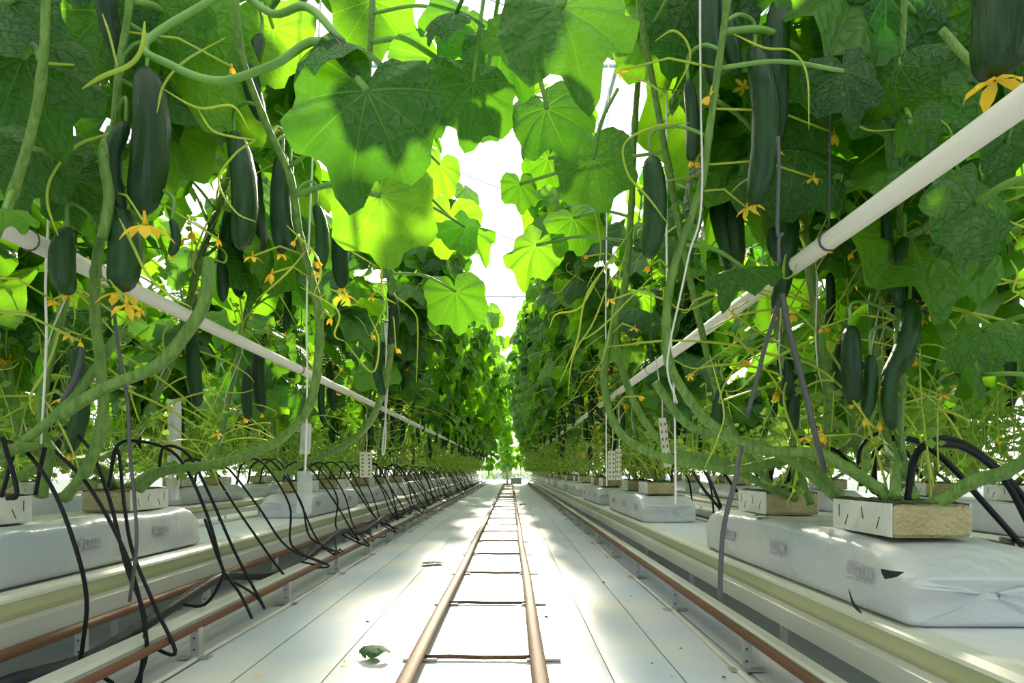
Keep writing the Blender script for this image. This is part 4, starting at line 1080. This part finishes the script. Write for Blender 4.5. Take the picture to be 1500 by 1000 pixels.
rod('pale support string hanging left of the near right string', [(888, 560, 5.0), (888, 640, 5.0), (889, 712, 5.0)], .005, 'white_paint', 'string', 'support_string')
rod('pale support string curling over the near stem on the right', [(1028, 290, 2.35), (1010, 370, 2.35), (995, 440, 2.35), (982, 500, 2.4), (978, 545, 2.45), (992, 590, 2.5)], .0038, 'twine', 'string', 'support_string')
rod('white support string hanging by the left stems', [(450, 540, 3.2), (449, 620, 3.3), (447, 690, 3.4)], .005, 'white_paint', 'string', 'support_string')
rod('pale support string at the far left of the slabs', [(68, 500, 2.7), (63, 600, 2.7), (60, 650, 2.7)], .005, 'white_paint', 'string', 'support_string')
rod('pale string kinked like a knee above the left pipe', [(565, 640, 4.2), (560, 660, 4.2), (568, 560, 4.2), (563, 470, 4.1)], .005, 'twine', 'string', 'support_string')
def perforated_tag(label, px, py0, py1, w, d, tilt=0.0):
    top, bot = P(px - tilt, py0, d), P(px, py1, d); ww = w * d / F; h_ = (top - bot).length
    t = thing('crop_tag', label, 'tag', tuple(bot))
    ax = (top - bot).normalized(); rot = Vector((0, 0, 1)).rotation_difference(ax).to_matrix()
    m_ = rot.to_4x4()
    a = MB(); a.box((0, 0, h_ / 2), (ww, .006, h_)); a.tube([(0, 0, h_ - .01), (.01, .0, h_ + .08), (0, 0, h_ + .3)], .003, 4)
    o = link('tag_strip', a.mesh('tag_strip', 'tag', False), t, m_)
    hb = MB()
    for i in range(6):
        for sx in (-1, 1): hb.box((sx * ww * .26, -.0035, h_ * (.12 + i * .15)), (ww * .17, .003, h_ * .06))
    link('punched_holes', hb.mesh('punched_holes', 'hole', False), t, m_)
perforated_tag('pale perforated paper tag hanging left of the white string in the right row', 978, 612, 684, 11, 3.2, 8)
perforated_tag('small pale perforated tag further down the right row', 906, 657, 703, 8, 4.6)
perforated_tag('wider pale perforated tag beside the small one in the right row', 896, 660, 703, 10, 4.6)
perforated_tag('pale perforated paper tag hanging over the left gutter', 536, 662, 699, 18, 5.2)
def film_post(label, px, py0, py1, w, d, material='sleeve'):
    t_, b_ = P(px, py0, d), P(px, py1, d); ww = w * d / F
    mb = MB(); n = 8; vs = []
    for j in range(n + 1):
        q = b_.lerp(t_, j / n)
        for i in range(5): vs.append(q + Vector(((i / 4 - .5) * ww, .03 * math.sin(i * 1.5 + j * .3), 0)))
    for j in range(n + 1):
        q = b_.lerp(t_, j / n)
        for i in range(5): vs.append(q + Vector(((i / 4 - .5) * ww, .03 * math.sin(i * 1.5 + j * .3) + .01, 0)))
    k = 5 * (n + 1)
    fs = [(j * 5 + i, j * 5 + i + 1, j * 5 + i + 6, j * 5 + i + 5) for j in range(n) for i in range(4)]
    fs += [tuple(reversed([v + k for v in f])) for f in fs[:]]
    mb.add(vs, fs)
    tag(obj('plastic_sleeve', mb, material, None, True, origin=b_), label, 'sleeve')
film_post('whitish plastic sleeve standing among stems left of the great stem', 252, 585, 732, 20, 4.6)
film_post('clear pale plastic sleeve at the near end of the second left slab', 445, 690, 752, 22, 6.6)
film_post('small pale sleeve hanging beside the white left string', 446, 620, 665, 16, 4.8)
# marker post at the end of the aisle
t = thing('marker_post', 'small pinkish marker post at the far end of the rails', 'post', (-.22, 41.5, 0))
obj('post', MB().box((-.22, 41.5, .55), (.16, .12, 1.1)), 'tag', t, False)
obj('base_block', MB().box((.35, 41.6, .2), (.7, .3, .4)), 'steel', t, False)

# ------------------------------------------------------------------ things fallen on the floor
def ground_pt(px, py): d = H * F / (py - CY); return Vector(((px - CX) * d / F, d, .012))
def fallen(label, px, py, wpx, seed, var, rz, flat=.5):
    p = ground_pt(px, py); s = wpx * p.y / F
    vs, fs, uv = leaf_geo(seed, 5, 26, 3.2, 1.4, .05)
    a = np.array(vs) * s; a[:, 2] = np.abs(a[:, 2] - a[:, 2].min()) * flat
    mb = MB().add([Vector(v) for v in a], fs)
    o = link('fallen_leaf', mb.mesh('fallen_leaf', 'weed')); o.location = p; o.rotation_euler = (0, 0, rz)
    tag(o, label, 'leaf')
fallen('curled green leaf lying just left of the rails, nearest the camera', 551, 966, 58, 61, 0, 2.2, .55)
fallen('torn flat green leaf lying on the white floor left of the rails', 634, 828, 36, 62, 0, .3, .2)
fallen('small dark green leaf lying just right of the right rail', 766, 742, 19, 63, 0, 1.6, .5)
fallen('small yellowed leaf between the rails far down the aisle', 735, 744, 8, 64, 0, .6, .4)
fallen('tiny green leaf scrap on top of the nearest right slab', 1116, 767, 20, 65, 0, .9, .3)
bpy.data.objects['fallen_leaf.004'].location = P(1116, 768, 3.45) ; bpy.data.objects['fallen_leaf.004'].scale = (.5, .5, .5); bpy.data.objects['fallen_leaf.004'].location.z = .384 + BH + .006
for (px, py, w, lab) in ((845, 892, 9, 'bright yellow fallen flower right of the rails'), (505, 974, 12, 'yellow petal left of the near curled leaf'), (378, 995, 12, 'yellow petal at the bottom edge of the floor, left'),
                         (383, 930, 7, 'small yellow petal near the left edge of the aisle'), (635, 872, 6, 'tiny yellow petal beside the left rail'), (806, 798, 6, 'tiny yellow petal right of the rails, furthest')):
    p = ground_pt(px, py); s = w * p.y / F
    o = link('fallen_flower', FLOWER[int(px) % 2 * 2]); o.location = p + Vector((0, 0, .01)); o.scale = (s * .5, s * .5, s * .25); o.rotation_euler = (0, 0, px); tag(o, lab, 'petal')
for (px, py, w) in ((538, 914, 8), (800, 907, 10), (884, 855, 6), (955, 975, 5), (1060, 996, 8), (997, 953, 5), (925, 876, 4), (984, 995, 3)):
    p = ground_pt(px, py); s = w * p.y / F
    o = obj('crumb', MB().add([Vector((-s / 2, 0, 0)), Vector((s / 2, .3 * s, 0)), Vector((s * .3, -.4 * s, 0)), Vector((0, 0, s * .3))], [(0, 2, 3), (2, 1, 3), (1, 0, 3), (0, 1, 2)]), 'moss', None, False)
    o.location = p; tag(o, 'tiny dark plant crumb on the white floor', 'crumb', 'dark crumbs on the floor')

# ------------------------------------------------------------------ to real size
for o in list(COL.objects):
    if 'org' in o: del o['org']
    if o.parent is None and o.type in ('MESH', 'EMPTY'):
        o.location = o.location * S
        o.scale = o.scale * S
